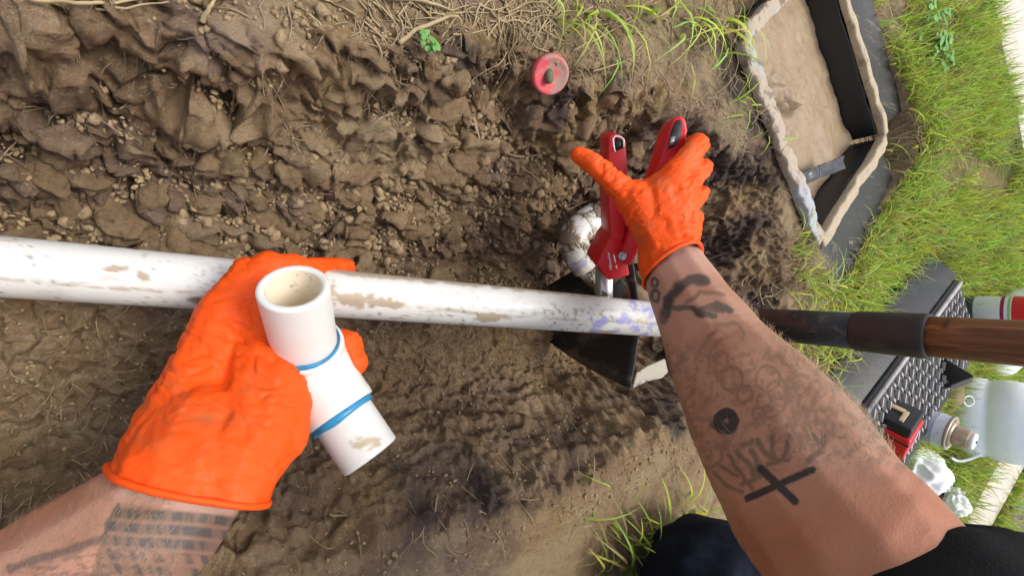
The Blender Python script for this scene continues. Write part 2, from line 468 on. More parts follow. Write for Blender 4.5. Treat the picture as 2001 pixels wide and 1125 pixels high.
m = M('box_mud', .5, (.30, .215, .13), .4); m.mix(m.ramp(m.noise(8, 4), .45, .7), (.36, .27, .17), .7); m.mix(m.ramp(m.noise(70, 4, .7), .56, .68), (.17, .12, .08), .5); m.mix(m.attr('lump'), (.20, .145, .10), .8)
m.bump(m.noise(60, 5), .004, .6); BOXMUD = m.done()
m = M('wet_film', .12, (.02, .02, .025), .6); FILM = m.done()
m = M('lid_plastic', .5, (.016, .017, .018), .5); m.mix(m.ramp(m.noise(22, 5, .65), .48, .75), (.09, .085, .075), .7); m.bump(m.noise(150, 3), .001, .5); LID = m.done()
m = M('lid_tread', .5, (.42, .40, .39), .5); m.mix(m.ramp(m.noise(45, 4), .5, .7), (.16, .15, .15), .7); TREAD = m.done()
m = M('cardboard', .9, (.55, .42, .26)); m.mix(m.ramp(m.noise(70, 3), .6, .7), (.42, .30, .17), .6); CARD = m.done()
m = M('can_label', .5, (.36, .40, .47))
tx = m.voro(420, 'F1', m.vec((1, 1, 1))); m.mix(m.ramp(tx, .25, .6), (.22, .25, .31), .6); m.mix(m.ramp(m.noise(150, 4, .8), .52, .62), (.60, .64, .70), .5); CANLABEL = m.done()
m = M('can_white', .5, (.66, .70, .76)); m.mix(m.ramp(m.noise(140, 3), .58, .66), (.25, .28, .36), .5); CANWHITE = m.done()
m = M('can_tin', .4, (.50, .42, .32)); m.set(Metallic=.6); m.mix(m.ramp(m.noise(50, 4), .5, .7), (.30, .22, .15), .7); TIN = m.done()
m = M('dried_glue', .7, (.40, .31, .22)); m.mix(m.ramp(m.noise(90, 4), .5, .65), (.62, .54, .42), .7); GLUE = m.done()
m = M('cap_white', .45, (.82, .82, .80)); m.mix(m.ramp(m.noise(60, 3), .64, .7), (.35, .30, .24), .7); CAPWHITE = m.done()
m = M('paper', .95, (.80, .80, .82)); m.bump(m.noise(25, 3), .0015, .5); PAPER = m.done()
m = M('jug_plastic', .28, (.88, .93, .97), .5); m.set(Transmission_Weight=.0, IOR=1.2, Alpha=1.0); m.b.inputs['Roughness'].default_value = .45; m.bump(m.noise(20, 3), .006, .5); JUG = m.done()
m = M('bottle_white', .35, (.80, .84, .86), .5); BOTTLE = m.done()
m = M('label_red', .4, (.62, .015, .02)); LRED = m.done()
m = M('label_green', .4, (.25, .50, .12)); LGREEN = m.done()
m = M('label_maroon', .4, (.30, .01, .06)); LMAR = m.done()
m = M('leaf_green', .5, (.10, .27, .05), .35); m.mix(m.ramp(m.noise(50, 3), .4, .7), (.17, .36, .07), .7); LEAF = m.done()
m = M('car_paint', .25, (.02, .022, .026), .5); CARP = m.done()
m = M('car_glass', .1, (.10, .12, .14), .5); CARG = m.done()
m = M('tyre', .85, (.02, .02, .02), .3); TYRE = m.done()

# ================================================================== SETTING: soil, lawn, paths
BA, BB, BC, BD = Vector((.70, .39, 0)), Vector((.965, .08, 0)), Vector((1.285, .335, 0)), Vector((1.02, .645, 0))   # valve box corners
def in_poly(x, y, poly):
    r = np.zeros(np.shape(x), bool); n = len(poly)
    for i in range(n):
        x0, y0 = poly[i][0], poly[i][1]; x1, y1 = poly[(i + 1) % n][0], poly[(i + 1) % n][1]
        c = ((y0 > y) != (y1 > y)) & (x < (x1 - x0) * (y - y0) / (y1 - y0 + 1e-12) + x0); r ^= c
    return r
BOXPOLY = [BA, BB, BC, BD]

X0, X1, Y0, Y1 = -.32, 1.44, -.54, .72
GS = .0018
NX = int((X1 - X0) / GS) + 1; NY = int((Y1 - Y0) / GS) + 1
gx = np.linspace(X0, X1, NX); gy = np.linspace(Y0, Y1, NY)
GX, GY = np.meshgrid(gx, gy)
def wall_amount(X, Y, wob=True):
    k = .02 * fbm(X * 7, Y * 7, 3, 20) if wob else 0
    k2 = .012 * fbm(X * 25, Y * 25, 2, 24) if wob else 0
    Yt = .215 + .06 * sstep(.0, .34, X) - .02 * sstep(.45, .7, X)
    Yf = .045 - .02 * sstep(.3, .6, X)
    top = np.clip((Y + k + k2 - Yf) / (Yt - Yf), 0, 1)
    Yb = -.255 + .03 * sstep(.3, .7, X); Yg = -.125
    bot = np.clip((Yg - (Y + .6 * k + .15 * k2)) / (Yg - Yb), 0, 1)
    s = (X - BA.x) * -.755 + (Y - BA.y) * -.656
    e1 = np.clip(1 - (s + k) / .15, 0, 1) * .96
    e2 = np.clip((X + k - .68) / .19, 0, 1)
    return top, bot, np.maximum(e1, e2)
def soil_base(X, Y, wob=True):
    t, b, e = wall_amount(X, Y, wob)
    b = sstep(0, 1, b); e = e ** .8
    t = .75 * t + .25 * sstep(.55, 1, t)
    wv = 1 - (1 - t) * (1 - b) * (1 - e)
    fl = -.622 - .035 * sstep(.2, .6, X)
    return fl + (gz(X) - fl) * wv, wv, t, b, e
Z, WV, TT, BT, ET = soil_base(GX, GY)
lawnm = sstep(.93, 1.0, WV)
zx = np.gradient(Z, GS, axis=1); zy = np.gradient(Z, GS, axis=0)
py_ = soil_base(np.full(NY, .25), gy, False)[0]; px_ = soil_base(gx, np.full(NX, -.05), False)[0]        # lengths measured along the ground, so that
ay_ = Y0 + np.cumsum(np.sqrt(1 + np.clip(np.abs(np.gradient(py_, GS)), 0, 4) ** 2)) * GS                # the relief does not stretch on the trench sides
ax_ = X0 + np.cumsum(np.sqrt(1 + np.clip(np.abs(np.gradient(px_, GS)), 0, 4) ** 2)) * GS
AX = np.repeat(ax_[None], NY, 0); AY = np.repeat(ay_[:, None], NX, 1)
nl = np.sqrt(1 + zx ** 2 + zy ** 2); NXn = -zx / nl; NYn = -zy / nl; NZn = 1 / nl
# clod relief: strong and layered on the far slope, finer on the floor
rough_m = sstep(-.02, .09, GY) * (1 - .45 * sstep(.38, .62, GX))
smooth_face = np.exp(-(((GX - .17) / .11) ** 2 + ((GY - .155) / .035) ** 2)) + .8 * np.exp(-(((GX - .02) / .07) ** 2 + ((GY - .055) / .03) ** 2))
smooth_face = np.clip(smooth_face, 0, 1)
rough_m = rough_m * (1 - .85 * smooth_face)
wx = AX + .012 * fbm(AX * 30, AY * 30, 3, 40); wy = AY + .012 * fbm(AX * 30 + 9, AY * 30, 3, 44)
a1, b1, i1 = worley(wx * 11, wy * 29, 1)
a2, b2, i2 = worley(wx * 40, wy * 66, 2)
a3, b3, i3 = worley(wx * 115, wy * 125, 3)
a4, b4, i4 = worley(AX * 260, AY * 260, 4)
dome = lambda a, b: np.clip(1 - (a / .85) ** 2, 0, 1) ** .7 * np.clip((b - a) * 3.2, 0, 1) ** .6
d1 = dome(a1, b1); d2 = dome(a2, b2); d3 = dome(a3, b3); d4 = dome(a4, b4)
rel = rough_m * (.024 * d1 * (.1 + i1 ** 1.5) * (1 - .6 * sstep(.12, .35, GX)) + .0085 * d2 * (.1 + i2 ** 1.5) + .0085 * d3 * (.25 + i3) * (.3 + .7 * sstep(-.3, .3, fbm(GX * 12, GY * 16, 3, 57))))
rel += (1 - rough_m) * (.006 * d2 * (i2 > .5) + .0055 * d3 * (i3 > .3) * (.25 + .75 * sstep(-.2, .4, fbm(GX * 9, GY * 9, 3, 55))))
rel += .0024 * d4 * (i4 > .3) * (1 - .7 * smooth_face) + .0042 * fbm(AX * 95, AY * 115, 4, 111, .6) * (1 - .6 * smooth_face)
rel += .016 * fbm(AX * 9, AY * 14, 4, 60) * (.35 + .65 * rough_m) + .0085 * fbm(AX * 38, AY * 50, 5, 66, .58) - .006 * (1 - np.abs(fbm(AX * 30, AY * 55, 4, 68))) ** 3 * rough_m
ridge = 1 - np.abs(fbm(AX * 8, AY * 22 + AX * 5, 3, 70)); rel -= .018 * sstep(.84, .99, ridge) * rough_m * (1 - .5 * sstep(.15, .4, GX))          # long cracks along the slope
rel += .010 * (fbm(AX * 14, AY * 14, 4, 75)) * ET * (1 - lawnm)
near_m = sstep(.02, .25, BT) * (1 - sstep(.1, .5, ET))
rel = rel * (1 - .45 * near_m) + near_m * (1 - lawnm) * (.010 * fbm(AX * 8, AY * 8, 4, 77) + .0055 * fbm(AX * 26, AY * 26, 5, 78, .6) + .004 * d2 * (i2 > .35))
for _ in range(1):
    rel = (rel * 3 + np.roll(rel, 1, 0) + np.roll(rel, -1, 0) + np.roll(rel, 1, 1) + np.roll(rel, -1, 1)) / 7
rel = rel * (1 - .75 * lawnm)
inside = in_poly(GX, GY, BOXPOLY)
edge = np.minimum.reduce([GX - X0, X1 - GX, GY - Y0, Y1 - GY]); sh = sstep(0, .05, edge)
rel = rel * sh
lat = .005 * (1 - .8 * near_m) * (1 - .5 * ET)
VX = GX + NXn * rel + sh * (lat * fbm(AX * 45, AY * 45, 3, 80)) * (1 - lawnm); VY = GY + NYn * rel + sh * (lat * fbm(AX * 45 + 5, AY * 45, 3, 84) - .004 * rough_m * d2 * i2) * (1 - lawnm)
Z = Z + NZn * rel
def box_uv(x, y):
    d = (BC - BB).normalized(); n = (BB - BA).normalized()
    return (x - BB.x) * d.x + (y - BB.y) * d.y, (x - BB.x) * n.x + (y - BB.y) * n.y
bu, bv = box_uv(GX, GY)
def in_flange(u, v, k=0.0): return (u > .02 - k) & (u < .41 + .140 + k) & (v < .122 + k) & (v > -.8)
Z = np.where(in_flange(bu, bv), np.minimum(Z, gz(GX) - .07), Z)
Z = np.where(inside, -.60, Z)
Z -= .03 * np.exp(-((GX - .56) / .05) ** 2 - ((GY + .03) / .09) ** 2)
Z = gz(GX) * (1 - sh) + Z * sh
tone = .42 + .30 * (i1 - .5) * rough_m + .35 * (i2 - .5) + .25 * (i3 - .5) + .22 * fbm(AX * 7, AY * 9, 4, 90)
tone += .25 * smooth_face + .10 * (1 - rough_m)
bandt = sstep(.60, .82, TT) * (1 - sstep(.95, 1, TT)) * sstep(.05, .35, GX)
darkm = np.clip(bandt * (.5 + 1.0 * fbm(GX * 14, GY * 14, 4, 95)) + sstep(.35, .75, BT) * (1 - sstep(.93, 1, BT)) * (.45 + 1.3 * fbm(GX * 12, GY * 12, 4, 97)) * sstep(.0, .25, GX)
                + sstep(.12, .5, ET) * (1 - sstep(.9, 1, ET)) * (.45 + 1.1 * fbm(GX * 12, GY * 12, 4, 99)), 0, 1)  # darker bands: topsoil colour plus shade of the trench sides painted in
palem = np.clip(.8 * lawnm * sstep(.0, .5, fbm(GX * 10, GY * 10, 4, 101) + .15) + .35 * smooth_face, 0, 1)
idx = np.arange(NX * NY).reshape(NY, NX)
quads = np.stack([idx[:-1, :-1], idx[:-1, 1:], idx[1:, 1:], idx[1:, :-1]], -1).reshape(-1, 4)
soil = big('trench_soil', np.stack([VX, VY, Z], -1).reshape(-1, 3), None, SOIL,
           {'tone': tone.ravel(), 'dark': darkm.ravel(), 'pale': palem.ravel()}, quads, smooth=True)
tag(soil, kind='structure')
def sz(x, y):
    i = np.clip(((np.asarray(x) - X0) / GS).astype(int), 0, NX - 1); j = np.clip(((np.asarray(y) - Y0) / GS).astype(int), 0, NY - 1)
    return Z[j, i]
def S(px, py, h=0.0):
    """point of the soil under a photo pixel"""
    v = np.array(P(px, py, 1.0)); d = np.arange(.28, 1.4, .0015); q = v[None] * d[:, None]
    k = np.nonzero(q[:, 2] <= sz(q[:, 0], q[:, 1]) + h)[0]
    return Vector(q[k[0]] if len(k) else q[-1])
# lawn round the trench: rings of quads fitted to the soil sheet's border, out to the horizon
xs = [-60, -6, X0, 1.25, X1, 1.8, 2.2, 2.6, 3.55, 6, 60]; ys = [-60, -6, Y0, Y1, 6, 60]
xs2 = []
V = [(x, y, float(gz(x))) for y in ys for x in xs]
xs_n = len(xs); Fq = []
for j in range(len(ys) - 1):
    for i in range(xs_n - 1):
        if xs[i] in (X0, 1.25) and ys[j] == Y0: continue
        Fq.append((j * xs_n + i, j * xs_n + i + 1, (j + 1) * xs_n + i + 1, (j + 1) * xs_n + i))
tag(obj('lawn', (V, Fq), LAWN, smooth=False), kind='structure')
def strip(name, near, far, mat, h, thick=.0):
    n = len(near); V = [p + Vector((0, 0, h)) for p in near] + [p + Vector((0, 0, h)) for p in far]
    V += [p - Vector((0, 0, .03)) for p in near] + [p - Vector((0, 0, .03)) for p in far]
    Fc = []
    for i in range(n - 1):
        Fc += [(i, i + 1, n + i + 1, n + i), (i, 2 * n + i, 2 * n + i + 1, i + 1), (n + i, n + i + 1, 3 * n + i + 1, 3 * n + i)]
    return tag(obj(name, (V, Fc), mat, smooth=False), kind='structure')
walk_near = [G(*p) for p in ((1905, -160), (1925, -40), (1944, 80), (1972, 200), (1999, 350), (2025, 470))]
walk_far = [p + Vector((2.2, .9, .25)) for p in walk_near]
strip('sidewalk', walk_near, walk_far, CONCRETE, .012)
pa = [G(*p) for p in ((1868, 1040), (1884, 1008), (1914, 952), (1943, 897), (1975, 842), (2006, 790), (2030, 740))]
pb = [G(*p) for p in ((1908, 1062), (1924, 1030), (1955, 975), (1980, 930), (2004, 888), (2030, 840), (2050, 790))]
strip('garden_path', pa, pb, CONCRETE, .010)
ra = [G(*p) for p in ((1935, 1062), (1952, 1030), (1980, 975), (2004, 925), (2030, 870), (2050, 815))]
rb = [G(*p) for p in ((1952, 1068), (1970, 1042), (1993, 1000), (2012, 958), (2035, 905), (2056, 845))]
strip('road', ra, rb, ASPHALT, .008)
rc = [p.lerp(q, 1.10) for p, q in zip(ra, rb)]
strip('kerb', rb, rc, CONCRETE, .03)
PAVED = [[(p.x, p.y) for p in walk_near] + [(p.x, p.y) for p in reversed(walk_far)], [(p.x, p.y) for p in pa] + [(p.x, p.y) for p in reversed(pb)],
         [(p.x, p.y) for p in ra] + [(p.x, p.y) for p in reversed(rc)]]

# ------------------------------------------------------------------ valve box
vb = thing('valve_box', ((BA.x + BC.x) / 2, (BA.y + BC.y) / 2, -.42), 'open square black plastic valve box half filled with tan mud beside the trench', 'valve box')
UZ = Vector((0, 0, 1))
RZ = -.405
cen = (BA + BB + BC + BD) / 4
def wallpart(a, b, th, z0, z1, mat, name='wall', rag=1.0):
    a = Vector((a.x, a.y, 0)); b = Vector((b.x, b.y, 0)); d = (b - a).normalized(); n = d.cross(UZ)
    if n.dot(a - cen) < 0: n = -n
    N = 14 if rag == 1 else 70; V = []; Fc = []
    for i in range(N + 1):
        p = a.lerp(b, i / N)
        k = .004 * mnoise.noise(p * 18) + (rag - 1) * .0035 * mnoise.fractal(p * 32, 1, 2, 5)
        for off, z in ((-th, z0), (-th, z1), (0, z1), (0, z0)): V.append(p + n * (off + k) + UZ * (z + ((.005 * mnoise.noise(p * 25 + Vector((off * 9, 0, 3))) + (rag - 1) * .004 * mnoise.fractal(p * 60 + Vector((0, off * 90, 0)), 1, 2, 3)) if z == z1 else 0)))
    for i in range(N):
        for k in range(4): Fc.append((i * 4 + k, i * 4 + (k + 1) % 4, i * 4 + 4 + (k + 1) % 4, i * 4 + 4 + k))
    Fc += [(3, 2, 1, 0), tuple(N * 4 + k for k in range(4))]
    return obj(name, (V, Fc), mat, vb, bevel=.003)
def inset(p, k): return Vector((cen.x + (p.x - cen.x) * k, cen.y + (p.y - cen.y) * k, 0))
for a, b in ((BB, BC), (BC, BD), (BD, BA)):
    d = (b - a).normalized(); wallpart(a + d * .016, b - d * .016, .010, -.57, RZ - .012, BOXBLK)
w0 = wallpart(BA + (BB - BA).normalized() * -.0, BB, .016, -.56, RZ - .012, RIMWORN); w0['label'] = 'worn near wall of the valve box caked with dry mud'
for a, b, th, mt, rg in ((BB, BC, .024, RIMMUD, 1.3), (BC, BD, .021, RIMMUD, 1.3), (BD, BA, .024, RIMWORN, 2), (BA, BB, .032, RIMWORN, 2.2)):
    d = (b - a).normalized(); n = d.cross(UZ)
    if n.dot(a - cen) < 0: n = -n
    o = wallpart(a + n * .012 + d * .009, b + n * .012 - d * .009, th, RZ - .0115, RZ + .004, mt, 'rim', rg)
def flange(a, b, wd, drop):
    d = (b - a).normalized(); n = d.cross(UZ)
    if n.dot(a - cen) < 0: n = -n
    V = []; Fc = []; N = 12
    for i in range(N + 1):
        p = Vector((a.x, a.y, 0)).lerp(Vector((b.x, b.y, 0)), i / N); ext = d * ((i / N - .5) * .06)
        for off, z in ((.016, RZ - .006), (.030, RZ - .016), (wd - .012, RZ - drop - .006), (wd, RZ - drop - .001), (wd + .004, RZ - drop - .04), (.016, RZ - .06)):
            V.append(p + n * off + ext * (off / wd) + UZ * (z + .0035 * mnoise.noise(p * 14 + Vector((off * 20, 0, 0)))) + UZ * 0)
    for i in range(N):
        for k in range(6): Fc.append((i * 6 + k, i * 6 + (k + 1) % 6, i * 6 + 6 + (k + 1) % 6, i * 6 + 6 + k))
    Fc += [(5, 4, 3, 2, 1, 0), tuple(N * 6 + k for k in range(6))]
    return obj('flange', (V, Fc), FLANGE, vb, bevel=.002)
dBC = (BC - BB).normalized(); dCD = (BD - BC).normalized()
flange(BB + dBC * .03, BC - dBC * .01, .125, .006); flange(BC + dCD * .02, BD + dCD * .3, .145, .004)
# mud filling
N = 70; V = []; lum = []
for j in range(N + 1):
    for i in range(N + 1):
        u, v = i / N, j / N
        p = (inset(BA, .94).lerp(inset(BB, .94), u)).lerp(inset(BD, .94).lerp(inset(BC, .94), u), v)
        c = mnoise.fractal(p * 16, 1, 2, 4); l = max(0, mnoise.noise(p * 26 + Vector((5, 0, 0)))); l2 = math.exp(-((u - .42) ** 2 + (v - .36) ** 2) / .02)
        bl = max(0., mnoise.noise(p * 60) - .25) * (.4 + 2 * l2)
        V.append(p + UZ * (-.468 + .006 * c + .020 * l2 * (1 + mnoise.noise(p * 60)) + .010 * bl + .03 * max(0, .22 - v) * 4)); lum.append(min(1, max(0, l2 * .35 * (1 + 2 * mnoise.noise(p * 70)) + (.8 if mnoise.noise(p * 90 + Vector((0, 3, 0))) > .50 else 0) + max(0, 1 - abs(u - .55) * 6) * max(0, .2 - v) * 5)))
Fc = [(j * (N + 1) + i, j * (N + 1) + i + 1, (j + 1) * (N + 1) + i + 1, (j + 1) * (N + 1) + i) for j in range(N) for i in range(N)]
mo = obj('mud_filling', (V, Fc), BOXMUD, vb); set_attr(mo.data, 'lump', lum)
# crumpled wet film in the near corner of the box
c = P(1608, 332, .985)
V = []; Fc = []
for j in range(9):
    for i in range(13):
        p = P(1562 + i * 7.4, 352 - i * 3.0 + j * 3.2 - 12, .90 + i * .006); p.z += .008 * mnoise.noise(p * 50); V.append(p)
Fc = [(j * 13 + i, j * 13 + i + 1, j * 13 + i + 14, j * 13 + i + 13) for j in range(8) for i in range(12)]
n = len(V); V += [p - UZ * .004 for p in V]; Fc += [tuple(reversed([k + n for k in q])) for q in Fc]
tag(obj('plastic_film', (V, Fc), FILM), 'scrap of wet black film lying in the near corner of the valve box', 'plastic film')

# ------------------------------------------------------------------ valve box lid lying on the grass
l0, l1, l2 = G(1660, 795, .03), G(1850, 545, .03), G(1908, 566, .03)
ex = (l1 - l0); ex.z = 0; LL = ex.length; ex.normalize(); ey = UZ.cross(ex)
if ey.x < 0: ey = -ey
LW = .19
ltilt = math.radians(5)
lid = thing('plastic_cover', l0, 'dark grey valve box lid with raised anti slip treads lying on the grass', 'lid')
slope = Vector((0, 0, .11))
def LP(u, v, h): return l0 + ex * u + ey * v + UZ * (h + .10 * v + (float(gz(l1.x)) - float(gz(l0.x))) * u / LL)
obj('slab', ([LP(u, v, h) for h in (-.03, .022) for u, v in ((0, 0), (LL, 0), (LL, LW), (0, LW))], [(0, 3, 2, 1), (4, 5, 6, 7), (0, 1, 5, 4), (1, 2, 6, 5), (2, 3, 7, 6), (3, 0, 4, 7)]), LID, lid, bevel=.006)
V = [LP(u, v, h) for u in (-.01, LL + .01) for v, h in ((-.006, .020), (-.07, -.018), (-.07, -.06), (-.006, -.04))]
obj('skirt', (V, [(0, 1, 5, 4), (1, 2, 6, 5), (2, 3, 7, 6), (3, 0, 4, 7), (3, 2, 1, 0), (4, 5, 6, 7)]), LID, lid, bevel=.005)
V = [LP(u, v, h) for u in (0.004, LL - .004) for v, h in ((.003, .0222), (.003, .028), (.011, .028), (.011, .0222))]
obj('edge_rib', (V, [(0, 1, 5, 4), (1, 2, 6, 5), (2, 3, 7, 6), (3, 0, 4, 7), (3, 2, 1, 0), (4, 5, 6, 7)]), TREAD, lid)
tm = None; cnt = 0
for iu in range(26):
    for iv in range(7):
        u = .022 + iu * (LL - .03) / 26; v = .024 + iv * .0228
        ang = .55 if (iu + iv) % 2 else -.55
        c = LP(u, v, .0245)
        if tm is None:
            o = obj('tread', box((0, 0, 0), Vector((.0052, 0, 0)), Vector((0, .019, 0)), Vector((0, 0, .006))), TREAD, lid, smooth=False); tm = o.data
        else:
            o = bpy.data.objects.new('tread', tm); col.objects.link(o); o.parent = lid
        o.matrix_parent_inverse = Matrix.Translation(-Vector(l0))
        o.location = c; o.rotation_euler = (math.atan(.10), 0, math.atan2(ex.y, ex.x) + ang)

# ================================================================== loose soil
def rocks(n, sub, variants=6, amp=.35, freq=1.6):
    iv, jf = ico(sub); out = []
    for k in range(variants):
        f = np.array([1 + amp * mnoise.fractal(Vector(p) * freq + Vector((k * 7.3, 0, 0)), 1, 2, 3) for p in iv])
        sc = np.array([1, random.uniform(.65, .95), random.uniform(.5, .8)]); out.append(iv * f[:, None] * sc)
    return out, jf
def rand_rot(n):
    q = np.random.randn(n, 4); q /= np.linalg.norm(q, axis=1)[:, None]; a, b, c, d = q.T
    return np.stack([np.stack([1 - 2 * (c * c + d * d), 2 * (b * c - a * d), 2 * (b * d + a * c)], -1), np.stack([2 * (b * c + a * d), 1 - 2 * (b * b + d * d), 2 * (c * d - a * b)], -1),
                     np.stack([2 * (b * d - a * c), 2 * (c * d + a * b), 1 - 2 * (b * b + c * c)], -1)], 1)
rv, rf = rocks(8, 2)
clod_me = []
for k in range(8):
    iv, jf = ico(3)
    f = np.array([1 + .46 * mnoise.fractal(Vector(p) * 1.5 + Vector((k * 7.3, 0, 0)), 1, 2, 5) for p in iv]); sc = np.array([1, random.uniform(.65, .95), random.uniform(.5, .8)])
    me = mesh('soil_clod', iv * f[:, None] * sc, jf.tolist()); me.materials.append(CLODBIG); clod_me.append(me)
    me.polygons.foreach_set('use_smooth', [True] * len(me.polygons))
def far_slope(n):
    out = []
    while len(out) < n:
        x = random.uniform(-.2, .56); y = random.uniform(-.01, .235)
        t = .5 + .8 * float(fbm(np.array([x * 6.0]), np.array([y * 9.0]), 3, 33)[0]) - .5 * max(0, (x - .35) / .2)
        sf = math.exp(-((x - .17) / .11) ** 2 - ((y - .155) / .035) ** 2)
        if random.random() < t * (1 - sf): out.append((x, y))
    return out
for x, y in far_slope(150):
    r = random.uniform(.008, .019) * (1 if random.random() < .8 else 1.35)
    o = bpy.data.objects.new('soil_clod', random.choice(clod_me)); col.objects.link(o)
    o.location = (x, y, float(sz(x, y)) + r * .15); o.scale = (r * 1.15, r, r * .9); o.rotation_euler = (random.uniform(-.6, .6), random.uniform(-.6, .6), random.uniform(0, 6.3))
    tag(o, 'crumbly brown clod of clay lying loose on the far slope of the trench', 'clod', 'loose clods of clay on the far slope')
pts = far_slope(6500); xs_ = np.array([p[0] for p in pts]); ys_ = np.array([p[1] for p in pts])
xe = np.random.uniform(-.2, .75, 4200); ye = np.random.uniform(-.27, .28, 4200)
xs_ = np.concatenate([xs_, xe]); ys_ = np.concatenate([ys_, ye]); n = len(xs_)
rr = np.where(np.arange(n) < 6500, np.random.uniform(.0011, .0042, n) * (1 + 1.2 * (np.random.rand(n) > .93)), np.random.uniform(.0009, .0030, n))
rv1, rf1 = rocks(10, 1, 12, .85, 2.3)
R3 = rand_rot(n); vi = np.random.randint(0, len(rv1), n)
base = np.stack(rv1)[vi] * rr[:, None, None]
pv = np.einsum('nij,nkj->nki', R3, base) + np.stack([xs_, ys_, sz(xs_, ys_) + rr * .3], -1)[:, None, :]
fv = rf1[None] + (np.arange(n) * rv1[0].shape[0])[:, None, None]
tag(big('loose_soil', pv.reshape(-1, 3), fv.reshape(-1, 3), CLOD, smooth=False), kind='stuff')

# ================================================================== grass and dead stems
def blades(base, length, width, lean, az, tint, name, mat, bend=1.0, segs=4):
    """curved grass blades, all arrays per blade"""
    n = len(base); t = np.linspace(0, 1, segs + 1)
    dirv = np.stack([np.cos(az), np.sin(az), np.zeros(n)], -1); side = np.stack([-np.sin(az), np.cos(az), np.zeros(n)], -1)
    tw = np.random.uniform(-.9, .9, n); side = side * np.cos(tw)[:, None] + dirv * np.sin(tw)[:, None]
    V = []
    for k in range(segs + 1):
        a = lean * (.35 + .9 * bend * t[k]); q = base + dirv * (length * t[k] * np.sin(np.clip(a, -1.7, 1.7)))[:, None] + np.array([0, 0, 1.]) * (length * t[k] * np.cos(np.clip(a, -1.7, 1.7)))[:, None]
        wd = width * (1 - t[k] ** 1.6) * .5 + (.00005)
        V += [q - side * wd[:, None], q + side * wd[:, None]]
    V = np.stack(V, 1); m_ = V.shape[1]
    Q = np.array([(2 * k, 2 * k + 1, 2 * k + 3, 2 * k + 2) for k in range(segs)])
    F = (Q[None] + (np.arange(n) * m_)[:, None, None]).reshape(-1, 4)
    return tag(big(name, V.reshape(-1, 3), None, mat, {'tint': np.repeat(tint, m_, 0)}, F, smooth=True), kind='stuff')
COVERPOLY = [LP(-.01, -.08, 0), LP(LL + .01, -.08, 0), LP(LL, LW, 0), LP(0, LW, 0)]
def lawn_ok(x, y, mx=.0):
    ok = ~in_poly(x, y, [cen + (p - cen) * 1.04 for p in BOXPOLY]) & ~in_poly(x, y, COVERPOLY)
    for ox, oy, orr in ((1.27, -.06, .05), (1.0, -.27, .06)): ok &= np.hypot(x - ox, y - oy) > orr
    for pl in PAVED: ok &= ~in_poly(x, y, pl)
    t, b, e = wall_amount(x, y); wv = 1 - (1 - t) * (1 - b) * (1 - e)
    return ok & (wv > .985)
def zone(n, xr, yr, dens):
    x = np.random.uniform(*xr, n); y = np.random.uniform(*yr, n); ok = lawn_ok(x, y) & ~in_flange(*box_uv(x, y), .004) & (np.random.rand(n) < dens(x, y)); return x[ok], y[ok]
def greens(n, dry=.12):
    g = np.stack([np.random.uniform(.19, .38, n), np.random.uniform(.30, .44, n), np.random.uniform(.035, .08, n)], -1)
    g *= np.random.uniform(1.05, 1.95, n)[:, None]
    d = np.random.rand(n) < dry; g[d] = np.array([.40, .33, .15]) * np.random.uniform(.6, 1.1, d.sum())[:, None]; return g
def ground_z(x, y):
    ins = (x > X0) & (x < X1) & (y > Y0) & (y < Y1); return np.where(ins, sz(x, y), gz(x))
def patchy(x, y): return sstep(-.6, .12, fbm(x * 5, y * 5, 3, 120))
x, y = zone(95000, (.80, 2.1), (-1.3, 1.35), lambda x, y: patchy(x, y) * (.18 + .82 * sstep(.95, 1.2, x + .18 * np.abs(y))))
n = len(x); blades(np.stack([x, y, ground_z(x, y) - .003], -1), np.random.uniform(.03, .085, n), np.random.uniform(.0022, .0045, n), np.random.uniform(.1, 1.2, n), np.random.uniform(0, 6.3, n), greens(n, .20), 'lawn_grass', GRASS)
x, y = zone(60000, (2.0, 4.5), (-2.2, 2.4), lambda x, y: patchy(x, y) * .9)
n = len(x); blades(np.stack([x, y, gz(x) - .003], -1), np.random.uniform(.05, .11, n), np.random.uniform(.004, .008, n), np.random.uniform(.1, 1.1, n), np.random.uniform(0, 6.3, n), greens(n, .06), 'far_grass', GRASS, segs=3)
# thin mixed green and dead grass along the lips of the trench
def lips(n):
    x = np.random.uniform(-.05, 1.0, n); y = np.random.uniform(-.45, .5, n); ok = lawn_ok(x, y); t, b, e = wall_amount(x, y)
    d = np.where(y > .1, .5 * sstep(.18, .34, x), np.where(y < -.2, .28 * sstep(.27, .44, x), .9 * sstep(.8, .86, x))) * sstep(-.1, .4, fbm(x * 9, y * 9, 3, 131) + .18)
    ok &= (np.random.rand(n) < d); return x[ok], y[ok]
x, y = lips(4200); n = len(x)
blades(np.stack([x, y, ground_z(x, y) - .002], -1), np.random.uniform(.03, .09, n), np.random.uniform(.0018, .0042, n), np.random.uniform(.6, 1.6, n), np.random.uniform(0, 6.3, n), greens(n, .35), 'edge_grass', GRASS)
x, y = lips(6500); n = len(x)
blades(np.stack([x, y, ground_z(x, y) + .001], -1), np.random.uniform(.02, .07, n), np.random.uniform(.0008, .0022, n), np.random.uniform(1.1, 1.75, n), np.random.uniform(0, 6.3, n), np.array([.40, .31, .17]) * np.random.uniform(.5, 1.15, n)[:, None], 'dead_grass', GRASS)
